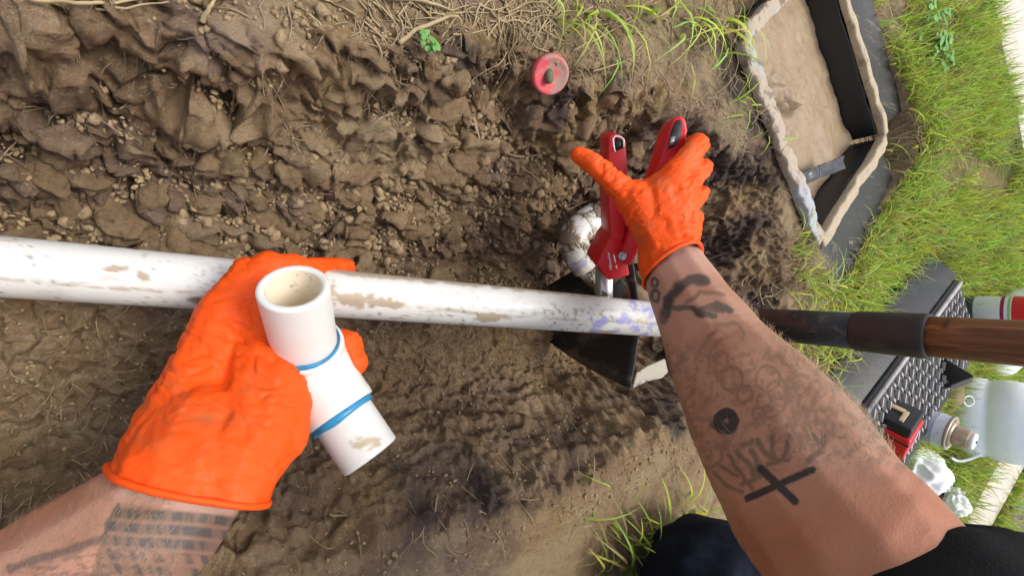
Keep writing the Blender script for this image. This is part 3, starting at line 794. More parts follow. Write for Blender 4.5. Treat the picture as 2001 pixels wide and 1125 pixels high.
# coarse long blades: over the top lip, by the knee, beside the box corner
LB = []
for (px, py, k, sp) in ((1120, 40, 7, 40), (1180, 25, 9, 50), (1270, 30, 8, 60), (1370, 50, 9, 50), (1440, 55, 12, 45), (1490, 35, 8, 30), (1240, 1085, 16, 50), (1290, 1040, 10, 40), (1200, 1100, 8, 40), (1340, 1000, 9, 40), (1640, 560, 14, 60), (1700, 500, 14, 60), (1600, 700, 10, 40), (1620, 640, 8, 50), (1680, 700, 6, 30), (1560, 690, 8, 40), (1782, 285, 22, 22), (1765, 330, 16, 24), (1790, 215, 14, 20), (1700, 430, 14, 30)):
    for _ in range(k): LB.append(G(px + random.gauss(0, sp * .6), py + random.gauss(0, sp * .3)))
LB = np.array([p[:] for p in LB]); n = len(LB); LB[:, 2] = ground_z(LB[:, 0], LB[:, 1])
blades(LB, np.random.uniform(.05, .115, n), np.random.uniform(.0032, .0062, n), np.random.uniform(.7, 1.35, n), np.where(LB[:, 1] > .1, np.random.normal(-1.6, 1.0, n), np.random.normal(2.3, 1.0, n)), greens(n, .22) * 1.05, 'long_grass', GRASS, segs=6)

def px_tube(name, pl, r, mat, lift=.004, label=None, cat=None, group=None, jit=.0009, kind=None):
    P3 = [S(px, py, 0) + UZ * lift for px, py in pl]; Q = spline([p[:] for p in P3], 5)
    P4 = [Vector(q) + Vector((random.gauss(0, jit), random.gauss(0, jit), abs(random.gauss(0, jit)))) * .5 for q in Q]
    k = len(P4); o = obj(name, tube(P4, [r * (1 - .65 * i / (k - 1)) for i in range(k)], 6), mat); tag(o, label, cat, group, kind); return o
GS_ = 'dead stems lying across the top of the trench wall'
for pl, r, lb in (([(60, 12), (180, 18), (290, 10), (405, 8)], .0016, 'pale dead stem lying level at the top left of the trench wall'),
              ([(140, 30), (230, 28), (330, 14)], .0013, 'short straw crossing under the pale stem at the top left'),
              ([(395, 52), (408, 25), (425, 2)], .0022, 'thick grey stub of root standing at the top of the wall'),
              ([(750, 5), (820, 10), (880, 30)], .0026, 'thick bleached stem at the top, ending beside the green weed'),
              ([(775, 92), (815, 62), (880, 40), (895, 55)], .0026, 'forked bleached root hanging just below the thick stem'),
              ([(845, 92), (862, 72), (885, 40)], .0018, 'brown twig hanging down from the bleached stems'),
              ([(1110, 105), (1160, 80), (1230, 45)], .0014, 'thin straw slanting up to the right of the red cap'),
              ([(1150, 145), (1210, 125), (1250, 105)], .0011, 'short straw under the top lip, above the left handle')):
    px_tube('dead_stem', pl, r, STRAW, .008, lb, 'dead stem', GS_)
GR_ = 'bare roots on the soil of the trench'
for pl, r, lb in (([(640, 405), (648, 455), (657, 502)], .0013, 'thin straight stick standing just above the pipe, near the left glove'),
              ([(652, 372), (668, 358), (684, 344)], .0017, 'short pale twig on the slope above the thin stick'),
              ([(972, 298), (1010, 308), (1060, 300), (1105, 278)], .0016, 'long root curving across the slope to the left of the red handle'),
              ([(1012, 326), (1045, 352), (1085, 388)], .0012, 'root running down from the curved root towards the thumb'),
              ([(1092, 232), (1125, 245), (1155, 258)], .0011, 'short root above the thumb, pointing at the left handle'),
              ([(1205, 247), (1218, 205), (1225, 150)], .0016, 'hair root hanging straight down above the left handle'),
              ([(1245, 155), (1255, 185), (1275, 212)], .0013, 'root dangling between the two red handles'),
              ([(1278, 140), (1300, 170), (1298, 202)], .0012, 'crooked root dangling above the right handle'),
              ([(1268, 288), (1270, 260)], .0010, 'short hair root between the handles'),
              ([(920, 235), (930, 270), (942, 318)], .0028, 'stiff bundle of dead grass in the middle of the slope'),
              ([(932, 240), (938, 280), (946, 312)], .0020, 'dead grass stalk leaning on the stiff bundle'),
              ([(875, 365), (880, 320), (882, 300)], .0013, 'thin stalk to the left of the stiff grass bundle'),
              ([(720, 250), (745, 232), (775, 220)], .0022, 'mossy stick at the lower end of the smooth clay face'),
              ([(815, 210), (825, 190), (830, 165)], .0014, 'short straw on the smooth clay face'),
              ([(300, 268), (305, 250), (308, 240)], .0020, 'stub of root among the clods at the left'),
              ([(1100, 412), (1130, 400), (1170, 382)], .0011, 'white root running under the thumb to the old pipe'),
              ([(640, 998), (690, 1005), (745, 1018)], .0011, 'thin root on the near slope below the fitting'),
              ([(850, 960), (845, 1000), (868, 1030)], .0011, 'bent root on the near slope'),
              ([(1150, 940), (1155, 900), (1150, 870)], .0011, 'upright thread of root left of the forearm'),
              ([(1205, 860), (1215, 800), (1228, 770)], .0013, 'green tinged stalk under the shovel step')):
    px_tube('root', pl, r, ROOT, .006, lb, 'root', GR_)
# matted fine roots
def fine(n, region, L, r, name, mat):
    vf = []
    for _ in range(n):
        px, py = region(); p = S(px, py) if px < 1500 else G(px, py); a = random.uniform(0, 6.3); pts_ = []
        for k in range(5):
            pts_.append(Vector((p.x, p.y, float(ground_z(np.array([p.x]), np.array([p.y]))[0]) + .0015 + random.random() * .003))); a += random.gauss(0, .32); l = L * random.uniform(.6, 1.2) / 4
            p = p + Vector((math.cos(a), math.sin(a), 0)) * l
        q_ = [Vector(t) for t in spline([p_[:] for p_ in pts_], 3)]; vf.append(tube(q_, [r * (1 - .7 * i / (len(q_) - 1)) for i in range(len(q_))], 4, cap=False))
    tag(obj(name, join(*vf), mat), kind='stuff')
def reg_top():
    while True:
        x, y = random.uniform(0, 1450), random.uniform(0, 520)
        if random.random() < .25 + .75 * (y < 330) * (x > 650): return x, y
fine(420, reg_top, .05, .0007, 'fine_roots', ROOT)
fine(160, lambda: (random.uniform(0, 1350), random.uniform(620, 1100)), .045, .0006, 'fine_straw', STRAW)
fine(120, lambda: (random.gauss(1220, 130), random.gauss(150, 50)), .04, .0006, 'hanging_roots', ROOT)
fine(160, lambda: (random.gauss(1040, 220), random.gauss(40, 30)), .06, .0011, 'bank_straw', STRAW)

fine(150, lambda: (random.gauss(1785, 26), random.gauss(270, 50)), .09, .0013, 'flange_straw', STRAW)
fine(170, lambda: (random.gauss(1600, 60), random.gauss(620, 70)), .05, .0011, 'corner_straw', STRAW)
def weed(base, n, rad, leaf, label):
    w_ = thing('weed', base, label, 'weed'); 
    for k in range(n):
        a = random.uniform(0, 6.3); e = random.uniform(.5, 1.3); tip = base + Vector((math.cos(a) * math.cos(e), math.sin(a) * math.cos(e), math.sin(e))) * rad * random.uniform(.6, 1.2)
        obj('stem', tube([base, base.lerp(tip, .5) + UZ * .004, tip], [.0007, .0006, .0004], 5), LEAF, w_)
        for q in range(3):
            b = a + (q - 1) * 1.3; u = Vector((math.cos(b), math.sin(b), random.uniform(-.1, .35))).normalized(); v = u.cross(UZ).normalized()
            V = [tip + u * leaf * s_ + v * leaf * w2 * sg + UZ * leaf * (.12 * abs(w2) - .25 * s_ * s_) for s_, w2 in ((.0, .02), (.25, .28), (.55, .42), (.85, .30), (1.0, .03)) for sg in (-1, 1)]
            obj('leaf', (V, [(2 * i, 2 * i + 1, 2 * i + 3, 2 * i + 2) for i in range(4)]), LEAF, w_)
weed(S(826, 96) + UZ * .004, 7, .014, .006, 'small green weed sprouting from the top of the trench wall')
weed(G(1790, 75), 26, .055, .020, 'leafy green weed growing against the outside of the valve box')
weed(G(1808, 112), 14, .05, .018, 'second leafy weed a little nearer than the one against the valve box')

# ================================================================== white pipe lying along the trench
pA, pB = P(-330, 494, .330), P(1288, 624, .662)
PR = .0242
pipe = thing('white_pipe', (pA + pB) / 2, 'long dirty white plastic pipe running along the trench, stained purple at its cut end', 'pipe')
axp = (pB - pA).normalized(); LP_ = (pB - pA).length; NN = 260
prof = [(LP_ * i / NN, PR) for i in range(NN + 1)]
o = obj('tube', lathe(pA, axp, prof + [(LP_, PR - .0045), (LP_ - .12, PR - .0045)], 96, cap=False), PIPE, pipe)
c, nn = co_no(o.data); px, dd = pix(c); nx_, ny_ = px[:, 0], px[:, 1]
lo = np.interp(nx_, [-330, 0, 1280], [424, 470, 590]); hi = np.interp(nx_, [-330, 0, 1280], [561, 586, 658])
vv = (ny_ - lo) / (hi - lo)
vis = np.einsum('ij,ij->i', nn, c) < 0
def f2(x, y, s, o=4): return fbm(x / s, y / s, o, 150)
mud = np.zeros(len(c))
line = .63 + .05 * np.sin(nx_ / 130) + .02 * f2(nx_, ny_ * 0, 60)
mud += np.exp(-((vv - line) / (.035 + .03 * f2(nx_, ny_, 90))) ** 2) * sstep(-.45, .2, f2(nx_, ny_, 45)) * .9
for (cx, cy, wx_, wy_) in ((692, 584, 44, 16), (755, 592, 40, 12), (280, 540, 14, 11), (225, 525, 28, 7), (395, 587, 30, 9), (1175, 648, 30, 4), (960, 620, 40, 9), (650, 567, 8, 20)):
    e = ((nx_ - cx) / wx_) ** 2 + ((ny_ - cy) / wy_) ** 2 + .9 * f2(nx_, ny_, 18); mud = np.maximum(mud, sstep(1.1, .6, e))
mud = np.maximum(mud, sstep(.06, .0, vv + .05 * f2(nx_, ny_, 25)) * (nx_ > 640) * .9)
dust = sstep(.42, .7, f2(nx_, ny_, 9, 3)) * sstep(-.1, .5, f2(nx_, ny_, 120)) * .9
dust = np.maximum(dust, .9 * sstep(.30, .5, f2(nx_, ny_, 7, 2)) * np.exp(-((nx_ - 425) / 45) ** 2 - ((vv - .45) / .35) ** 2))
dust = np.maximum(dust, sstep(.2, .5, f2(nx_ + 50, ny_, 10, 2)) * np.exp(-((nx_ - 1130) / 110) ** 2 - ((vv - .5) / .22) ** 2))
dust = np.maximum(dust, sstep(1.1, .6, ((nx_ - 395) / 26) ** 2 + ((ny_ - 585) / 7) ** 2 + .8 * f2(nx_, ny_, 12)))
pur = sstep(-.05, .3, f2(nx_, ny_, 28) + .55 * np.exp(-((nx_ - 1195) / 45) ** 2 - ((ny_ - 632) / 13) ** 2) + .45 * np.exp(-((nx_ - 1245 - .2 * (ny_ - 620)) / 9) ** 2) - .35) * sstep(1120, 1160, nx_)
pur = np.maximum(pur, .9 * sstep(.12, .4, f2(nx_ + 99, ny_, 20)) * sstep(1235, 1280, nx_))
for k, a in (('mud', mud), ('dust', dust), ('purple', pur * .95), ('ink', np.zeros(len(c)))): set_attr(o.data, k, np.where(vis, a, a * .6))

# ------------------------------------------------------------------ old muddy pipe with elbow behind the cutter
op = thing('old_pipe', P(1130, 460, .70), 'mud smeared white pipe elbow sticking out of the soil behind the red cutter', 'pipe')
e0, e3 = P(1330, 320, .78), P(1262, 650, .77)
def arc(a, b, c_, n=9): return [((a * (1 - t) ** 2) + b * 2 * t * (1 - t) + c_ * t * t) for t in [i / n for i in range(n + 1)]]
cr_ = P(1102, 466, .705)
d1_ = (e0 - cr_).normalized(); d2_ = (e3 - cr_).normalized()
q1, q2 = cr_ + d1_ * .030, cr_ + d2_ * .026
el = arc(cr_ + d1_ * .040, cr_ + (d1_ + d2_) * .002, cr_ + d2_ * .040, 12)
obj('elbow', tube(el, [.0232] * len(el), 28), BURIED, op, bevel=.0015)
obj('hub', tube([cr_ + d1_ * .036, cr_ + d1_ * .068], .0243, 28), BURIED, op, bevel=.002); obj('hub', tube([cr_ + d2_ * .034, cr_ + d2_ * .058], .0243, 28), BURIED, op, bevel=.002)
obj('upper_leg', tube([cr_ + d1_ * .05, e0], .0200, 28), BURIED, op)
obj('lower_leg', tube([cr_ + d2_ * .045, cr_ + d2_ * .115], .0200, 28), BURIED, op)
op2 = thing('buried_pipe', P(1235, 570, .74), 'short brown mud covered pipe stub under the cutter blade', 'pipe')
obj('tube', tube([P(1195, 528, .735), P(1262, 592, .72)], .021, 28), MUDDY, op2, bevel=.002)
obj('scraped_end', tube([P(1252, 585, .7195), P(1264, 596, .7165)], .0175, 20), BURIED, op2)

# ------------------------------------------------------------------ red capped stub in the trench wall
rc_ = P(1076, 147, S(1076, 150).dot(CF) - .028); rax = Vector((-.15, -.45, .87)).normalized()
rax = (Vector((0, 0, 0)) - rc_).normalized() * .9 + Vector((.35, -.1, 0)); rax.normalize()
cap = thing('red_cap', rc_, 'round red plastic cap smeared with mud, sticking out of the trench wall', 'pipe cap')
obj('disc', lathe(rc_ - rax * .035, rax, [(0, .0215), (.030, .0215), (.033, .0225), (.0375, .0215), (.0385, .019), (.0370, .0165), (.0365, .0)], 40), CAPRED, cap)
nb = ico(2); V = [rc_ + Vector(p) * .0055 + rax * .004 + CU * .006 * p[1] * .7 - CR * .003 for p in nb[0]]
obj('plug', (V, nb[1].tolist()), CAPNUB, cap)
V = [rc_ + CU * (.021 + .008 * p[1] * (1 + .4 * mnoise.noise(Vector(p) * 3))) + CR * (.003 + .006 * p[0] * (1 + .5 * mnoise.noise(Vector(p) * 4))) + rax * (.006 + .007 * p[2]) for p in ico(3)[0]]
tag(obj('mud_lump', (V, ico(3)[1].tolist()), CLOD), 'crumb of grey mud stuck on the upper rim of the red cap', 'clod')

# ------------------------------------------------------------------ shovel standing in the trench
SX, SY = .566, -.043
def SH(z, dx=0.0, dy=0.0): return Vector((SX + dx - .004 * (z + .3) , SY + dy - .012 * (z + .3), z))
sv = thing('shovel', SH(-.655), 'shovel standing upright in the trench, black blade, steel socket and brown wooden handle', 'shovel')
obj('shaft', tube([SH(z) for z in (-.50, -.42, -.34, -.26, -.195)], [.016, .0185, .0185, .0187, .019], 32), SHOVEL, sv)
obj('socket', tube([SH(z) for z in (-.205, -.2025, -.150, -.147, -.145)], [.0192, .0205, .0212, .0212, .0205], 40), SOCKET, sv)
obj('handle', tube([SH(z) for z in [-.15 + .03 * k for k in range(36)]], [.0188 + .0002 * math.sin(k) for k in range(36)], 40), WOOD, sv)
V = []; NB, MB_ = 18, 12; bz0, bz1 = -.475, -.70
for j in range(NB + 1):
    t = j / NB; z = bz0 + (bz1 - bz0) * t; hw = .102 * (1 - .30 * t - .36 * t * t)
    for i in range(MB_ + 1):
        s_ = i / MB_ * 2 - 1
        V.append(Vector((SX - .018 - .006 * t + .030 * (s_ * s_) * (1 - .2 * t) * -.6 + .010 * math.exp(-(s_ / .2) ** 2) * (1 - t), SY - .002 + s_ * hw, z)))
W_ = MB_ + 1; Fc = [(j * W_ + i, j * W_ + i + 1, (j + 1) * W_ + i + 1, (j + 1) * W_ + i) for j in range(NB) for i in range(MB_)]
bo = obj('blade', (V, Fc), BLADE, sv); s_ = bo.modifiers.new('thick', 'SOLIDIFY'); s_.thickness = .0028
def ZP(px, py, z): v = P(px, py, 1.0); return v * (z / v.z)
lp = [ZP(a, b, -.474) for a, b in ((1233, 757), (1241, 727), (1262, 714), (1296, 700), (1302, 726), (1290, 738), (1262, 744))]
obj('foot_step', prism(lp, Vector((0, 0, .004))), STEP, sv, bevel=.0012)
obj('foot_step', prism([SH(-.474, x, y) for x, y in ((-.012, .045), (-.024, .098), (.004, .100), (.018, .07), (.016, .045))], Vector((0, 0, .004))), STEP, sv, bevel=.0012)
rb_ = [SH(-.49, -.016, 0), SH(-.55, -.020, 0), SH(-.62, -.026, 0)]
obj('blade_ridge', tube(rb_, [.012, .009, .005], 14), BLADE, sv)

# ================================================================== PERSON
person = thing('person', (.10, -.55, -.42), 'person kneeling by the trench in a black t-shirt and jeans, tattooed forearms, orange rubber gloves', 'person')
RW = [(1310, 500, .545, .0325), (1322, 540, .525, .0368), (1365, 620, .475, .0425), (1420, 715, .425, .0515), (1472, 792, .375, .0560), (1535, 882, .325, .0570), (1602, 985, .280, .0535), (1680, 1080, .255, .0530)]
right = [(P(a, b, d), r) for a, b, d, r in RW]
relb = right[-1][0]; rsh = Vector((.20, -.36, .05))
lelb = Vector((-.245, -.30, -.30)); lsh = Vector((-.13, -.43, -.02))
LW_ = [(388, 850, .335, .026), (366, 930, .325, .033), (338, 985, .312, .0415), (285, 1030, .304, .0465), (190, 1100, .300, .0515), (90, 1170, .295, .054)]
left = [(P(a, b, d), r) for a, b, d, r in LW_]
chest = Vector((.035, -.44, .02)); neck = Vector((.035, -.36, .13)); headc = Vector((.03, -.30, .24))
# second row of balls makes the right wrist flatter and wider, like a forearm's end
chains = [right + [(relb.lerp(rsh, .35), .055), (rsh, .062)],
          left + [(lelb, .047), (lelb.lerp(lsh, .5), .052), (lsh, .060)],
          [(rsh, .06), (chest, .085), (lsh, .06)], [(chest, .08), (neck, .055), (headc, .060)],
          [(headc + Vector((0, .035, -.045)), .062), (headc + Vector((0, .02, .02)), .083), (headc + Vector((0, -.02, .03)), .085)],
          [(headc + Vector((0, .10, -.015)), .010), (headc + Vector((0, .112, -.035)), .013)],
          [(headc + Vector((.085, 0, -.005)), .012), (headc + Vector((.09, -.005, .012)), .012)], [(headc + Vector((-.085, 0, -.005)), .012), (headc + Vector((-.09, -.005, .012)), .012)]]
bme = blob('body', chains, .0021, 10)
body = link('body', bme, SKIN, person)
sb = body.modifiers.new('fine', 'SUBSURF')
body.modifiers.remove(sb)
c, nn = co_no(bme)
# forearm muscles, soft dents
arm_r = c[:, 0] > .22
bmp = n3(c, 14) * .0022 + n3(c, 34, 3.1) * .0010
set_co(bme, c + nn * bmp[:, None])
# finer skin on the forearms for the tattoos
bm = bmesh.new(); bm.from_mesh(bme); fs = [f for f in bm.faces if (lambda q: q.dot(CF) > .12 and abs(q.dot(CR)) < 1.3 * q.dot(CF) and q.dot(CU) > -.85 * q.dot(CF) and f.normal.dot(q) < .02)(f.calc_center_median())]
bmesh.ops.subdivide_edges(bm, edges=list({e for f in fs for e in f.edges}), cuts=1, use_grid_fill=True); bm.to_mesh(bme); bm.free()
bme.polygons.foreach_set('use_smooth', [True] * len(bme.polygons))
c, nn = co_no(bme); px, dd = pix(c); X_, Y_ = px[:, 0], px[:, 1]; front = np.einsum('ij,ij->i', nn, c) < .01
ink = np.zeros(len(c)); green = np.zeros(len(c)); faint = np.zeros(len(c)); pale = np.zeros(len(c)); red = np.zeros(len(c))
wobx = 3.0 * fbm(X_ / 22, Y_ / 22, 2, 170); woby = 3.0 * fbm(X_ / 22 + 9, Y_ / 22, 2, 171)
def seg(a, pts, wd, soft=2.5, amt=1.0, wob=1.0):
    x = X_ + wobx * wob; y = Y_ + woby * wob
    for (x0, y0), (x1, y1) in zip(pts[:-1], pts[1:]):
        L2 = (x1 - x0) ** 2 + (y1 - y0) ** 2 + 1e-9; t = np.clip(((x - x0) * (x1 - x0) + (y - y0) * (y1 - y0)) / L2, 0, 1)
        d = np.hypot(x - x0 - t * (x1 - x0), y - y0 - t * (y1 - y0)); np.maximum(a, amt * sstep(wd / 2 + soft, wd / 2 - soft * .3, d), out=a)
def circ(cx, cy, r, n=20, a0=0, a1=6.2832, sx=1.0): return [(cx + sx * r * math.cos(a0 + (a1 - a0) * i / n), cy + r * math.sin(a0 + (a1 - a0) * i / n)) for i in range(n + 1)]
# right forearm: bold cross, dark round boss with studs, curved band, bow shape, small figure eights, faint scroll work
seg(ink, [(1461, 973), (1587, 917)], 13, 2, 1, .15); seg(ink, [(1487, 915), (1553, 978)], 15, 2, 1, .15)
seg(ink, circ(1419, 822, 15), 20, 2.5, 1, .5); seg(ink, circ(1419, 822, 4), 6, 2, .55)
for a in range(0): seg(ink, [(1419 + 20 * math.cos(a * .785), 822 + 20 * math.sin(a * .785)), (1419 + 27 * math.cos(a * .785), 822 + 27 * math.sin(a * .785))], 8, 3, .8)
seg(green, [(1392, 829), (1406, 838)], 12, 5, .9)
seg(green, [(1301, 612), (1308, 585), (1325, 560), (1350, 546), (1378, 548)], 17, 7, 1); seg(ink, [(1303, 600), (1310, 582), (1326, 561)], 9, 6, .55)
seg(green, [(1297, 625), (1303, 600)], 12, 7, .8)
seg(green, [(1310, 600), (1350, 602), (1362, 612), (1396, 616)], 8, 5, .9); seg(green, [(1362, 610), (1400, 594), (1425, 606)], 10, 5, .9); seg(ink, [(1358, 606), (1372, 614)], 12, 6, .6)
seg(green, [(1385, 602), (1412, 606)], 10, 5, .8); seg(faint, [(1340, 590), (1370, 570), (1415, 575)], 5, 4, .7)
for cy in (552, 578): seg(faint, circ(1280, cy, 10, sx=.7), 4, 3, 1); seg(green, circ(1280, cy, 10, sx=.7), 3, 3, .6)
seg(green, [(1262, 545), (1268, 520)], 8, 5, .6); seg(green, [(1284, 590), (1288, 575)], 6, 4, .7)
for cx, cy, r in ((1492, 782, 14), (1482, 808, 12), (1455, 770, 16), (1520, 760, 18), (1430, 740, 22), (1500, 740, 24)): seg(faint, circ(cx, cy, r), 3.5, 3, .62)
rs = random.Random(4)
for k in range(22):
    x0, y0 = rs.uniform(1345, 1580), rs.uniform(640, 900); a = rs.uniform(0, 6.3); pl = [(x0, y0)]
    for _ in range(6): a += rs.uniform(-.2, .75); x0 += 13 * math.cos(a); y0 += 13 * math.sin(a); pl.append((x0, y0))
    seg(faint, pl, rs.uniform(2.5, 7), 4.5, rs.uniform(.25, .55))
for pl, wd in (([(1425, 890), (1455, 935), (1470, 955)], 7), ([(1438, 878), (1462, 905), (1480, 925)], 8), ([(1470, 880), (1480, 905), (1486, 930)], 9), ([(1480, 858), (1490, 880), (1510, 895)], 8), ([(1510, 852), (1508, 880), (1516, 900)], 7), ([(1540, 850), (1538, 880), (1524, 902)], 6),
               ([(1450, 870), (1470, 862)], 8), ([(1400, 905), (1440, 930)], 5), ([(1395, 925), (1425, 950), (1450, 962)], 5), ([(1448, 945), (1475, 935), (1470, 915)], 6), ([(1580, 900), (1605, 880), (1612, 850)], 9), ([(1590, 850), (1600, 870)], 7), ([(1500, 905), (1540, 898)], 6)):
    seg(faint, pl, wd, 4, .85)
for k in range(26):
    x0 = rs.uniform(1530, 1640); y0 = rs.uniform(745, 860)
    if abs((x0 - 1500) - (y0 - 700) * .8) < 80: seg(faint, [(x0, y0), (x0 + rs.uniform(-14, 14), y0 + rs.uniform(10, 30))], rs.uniform(3, 8), 4, rs.uniform(.25, .55))
faint = np.maximum(faint, .5 * sstep(-.1, .5, fbm(X_ / 22, Y_ / 22, 5, 180, .6)) * sstep(640, 700, Y_) * sstep(960, 880, Y_) * (X_ > 1280))
# left forearm: block of banded grey plaid
ub = (X_ - 225) * .965 + (Y_ - 985) * .26; vb_ = -(X_ - 225) * .10 + (Y_ - 985) * .995
plaid = sstep(-3, 4, ub - 4 + 14 * sstep(0, 70, vb_)) * sstep(-6, 4, vb_) * (X_ < 520) * (Y_ > 960)
rows = np.mod(vb_ + 3 * np.sin(X_ / 50), 27); bars = sstep(-.15, .25, fbm(X_ / 17 + np.floor(vb_ / 27) * 5, vb_ / 90, 3, 190))
pt = plaid * sstep(0, 5, rows) * (1 - .75 * sstep(20, 24, rows)) * (.55 + .45 * bars) * np.where(vb_ > 84, .75 * sstep(-.1, .3, fbm(X_ / 15 - Y_ / 34, Y_ / 120, 3, 191)) + .15, 1)
green = np.maximum(green, .92 * pt); faint = np.maximum(faint, .85 * plaid * (1 - sstep(4, 10, rows)) * 0 + .55 * plaid)
seg(green, [(232, 985), (212, 1015), (205, 1045)], 6, 4, .8); seg(green, [(205, 1048), (150, 1070), (80, 1090), (20, 1110)], 12, 8, .7)
green = np.maximum(green, .5 * sstep(.0, .4, fbm(X_ / 30, Y_ / 12, 4, 195)) * (X_ < 320) * sstep(1046, 1075, Y_ + (X_ - 200) * .3))
seg(ink, [(268, 951), (269, 952)], 4, 2, .6); seg(ink, [(258, 963), (259, 964)], 3, 2, .5)
# redder and paler skin; the lit upper right side of the forearm is painted in
red = sstep(900, 1060, Y_ + .25 * (X_ - 1500)) * (X_ > 1250) * .9
red = np.maximum(red, .8 * (X_ < 230) * sstep(60, 0, (Y_ - 900) - (230 - X_) * .55 - 20))
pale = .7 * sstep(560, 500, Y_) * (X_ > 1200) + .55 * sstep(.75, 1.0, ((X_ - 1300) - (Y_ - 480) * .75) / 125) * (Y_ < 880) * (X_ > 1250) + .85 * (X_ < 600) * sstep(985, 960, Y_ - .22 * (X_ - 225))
for k, a in (('ink', ink), ('green', green), ('faint', faint), ('pale', np.clip(pale, 0, 1)), ('red', red)): set_attr(bme, k, np.where(front, a, 0 if k != 'red' else a))

# arm hair
hv = []; hf = []
sel = np.nonzero(front & (((X_ > 1370) & (X_ < 1800) & (Y_ > 560) & (Y_ < 900)) | ((X_ < 330) & (X_ > 0) & (Y_ > 930))))[0]
acr = ((X_ - 1300) - (Y_ - 480) * .75) / 120
rs = np.random.RandomState(5)
wt = np.where(X_[sel] > 1200, .12 + .9 * sstep(.25, 1.05, acr[sel]), .6); sel = sel[rs.rand(len(sel)) < wt]; sel = rs.choice(sel, min(2000, len(sel)), False)
armd = np.array((right[6][0] - right[1][0]).normalized()); armdl = np.array((left[-1][0] - left[0][0]).normalized())
for i in sel:
    p = c[i]; n_ = nn[i]; d = (armd if X_[i] > 900 else armdl) * -.9 + rs.randn(3) * .45; d = d - n_ * d.dot(n_) * .9; d /= np.linalg.norm(d); L = rs.uniform(.006, .014); s = np.cross(d, n_) * .00009
    b = len(hv); hv += [p - s - n_ * .0004, p + s - n_ * .0004, p + d * L * .55 + n_ * L * .30 + s * .8, p + d * L * .55 + n_ * L * .30 - s * .8, p + d * L + n_ * L * .36]
    hf += [(b, b + 1, b + 2, b + 3), (b + 3, b + 2, b + 4)]
hair = obj('arm_hair', (hv, hf), HAIR, person); tag(hair, kind='stuff')
hb = blob('head_hair', [[(headc + Vector((0, .02, .055)), .075), (headc + Vector((0, -.03, .04)), .085), (headc + Vector((0, -.05, -.01)), .07)]], .005, 4); link('hair', hb, HEADHAIR, person)

# ------------------------------------------------------------------ gloves
def glove(chains, plane, name, fold_dir, grip_fn, soil_fn, label=None):
    me = blob(name, chains, .0015, 9)
    p, no = plane
    loop = cut(me, p, no)
    c, nn = co_no(me)
    fd = np.array(fold_dir)
    # folds: long wrinkles across the fold direction
    q = c + .006 * np.stack([n3(c, 40), n3(c, 40, 4.0), n3(c, 40, 8.0)], 1)
    t = q @ fd; o_ = np.cross(fd, np.array(CF)); o_ /= np.linalg.norm(o_); s = q @ o_
    r1 = fbm(t * 85, s * 26, 3, 200); r2 = fbm(t * 34 + 3, s * 14, 3, 204)
    mask = .35 + .65 * sstep(-.3, .5, fbm(t * 16, s * 18, 2, 208))
    dsp = (-.0027 * (1 - np.abs(r1)) ** 3 + .0016 * r2) * mask + .0012 * fbm(t * 20, s * 20, 2, 211)
    set_co(me, c + nn * dsp[:, None])
    set_attr(me, 'grip', grip_fn(c)); set_attr(me, 'soil', soil_fn(c))
    g = link(name, me, GLOVE, person)
    if label: g['label'] = label
    if len(loop) > 10:
        rim = obj('cuff_bead', ring_tube(loop, .0022), GLOVE, g); n = len(rim.data.vertices); set_attr(rim.data, 'grip', np.zeros(n)); set_attr(rim.data, 'soil', np.zeros(n))
    return g
def plane3(a, b, c_, away):
    n = (b - a).cross(c_ - a).normalized()
    return a, (n if n.dot(away - a) > 0 else -n)
def CH(*l): return [(P(a, b, d), r) for a, b, d, r in l]
# right hand: back of the hand towards us, thumb out to the left, fingers closed round the right handle
RG = [CH((1338, 578, .505, .0405), (1314, 522, .525, .0375), (1302, 480, .525, .031)),
      CH((1302, 480, .525, .030), (1272, 430, .515, .027), (1245, 390, .510, .022)),
      CH((1310, 480, .525, .029), (1295, 420, .510, .026), (1290, 380, .505, .020)),
      CH((1318, 480, .525, .029), (1320, 420, .510, .026), (1318, 375, .505, .019)),
      CH((1325, 480, .53, .025), (1335, 430, .520, .022), (1335, 395, .515, .018)),
      CH((1262, 440, .515, .020), (1225, 378, .510, .0165), (1195, 352, .505, .0142), (1163, 324, .505, .0125), (1145, 311, .508, .0112), (1131, 303, .510, .0098)),   # thumb
      CH((1240, 372, .51, .013), (1262, 372, .512, .013), (1290, 362, .505, .015)),                                                                   # web
      CH((1285, 375, .505, .0165), (1318, 340, .500, .0145), (1345, 308, .508, .0132), (1365, 283, .522, .0122), (1362, 278, .545, .0112), (1345, 285, .560, .010)),
      CH((1318, 378, .505, .0165), (1352, 352, .505, .0140), (1376, 330, .520, .0122), (1374, 326, .545, .0112), (1350, 330, .562, .010)),
      CH((1330, 405, .515, .0155), (1355, 388, .520, .0130), (1369, 378, .535, .0115), (1362, 374, .558, .0105), (1340, 376, .568, .0095)),
      CH((1335, 440, .525, .015), (1350, 424, .540, .0120), (1352, 416, .560, .0105), (1330, 412, .572, .009))]
def grip_r(c):
    p, d = pix(c); return np.exp(-((p[:, 0] - 1275) / 75) ** 2 - ((p[:, 1] - 415) / 55) ** 2) * 1.0
def soil_r(c):
    p, d = pix(c); return .5 * sstep(.1, .6, fbm(p[:, 0] / 60, p[:, 1] / 60, 3, 220))
glove(RG, plane3(P(1252, 568, .535), P(1368, 507, .535), P(1300, 494, .492), P(1400, 640, .48)), 'glove', (CR * .55 - CU * .8).normalized()[:], grip_r, soil_r, 'orange glove of the right hand squeezing the cutter handles')
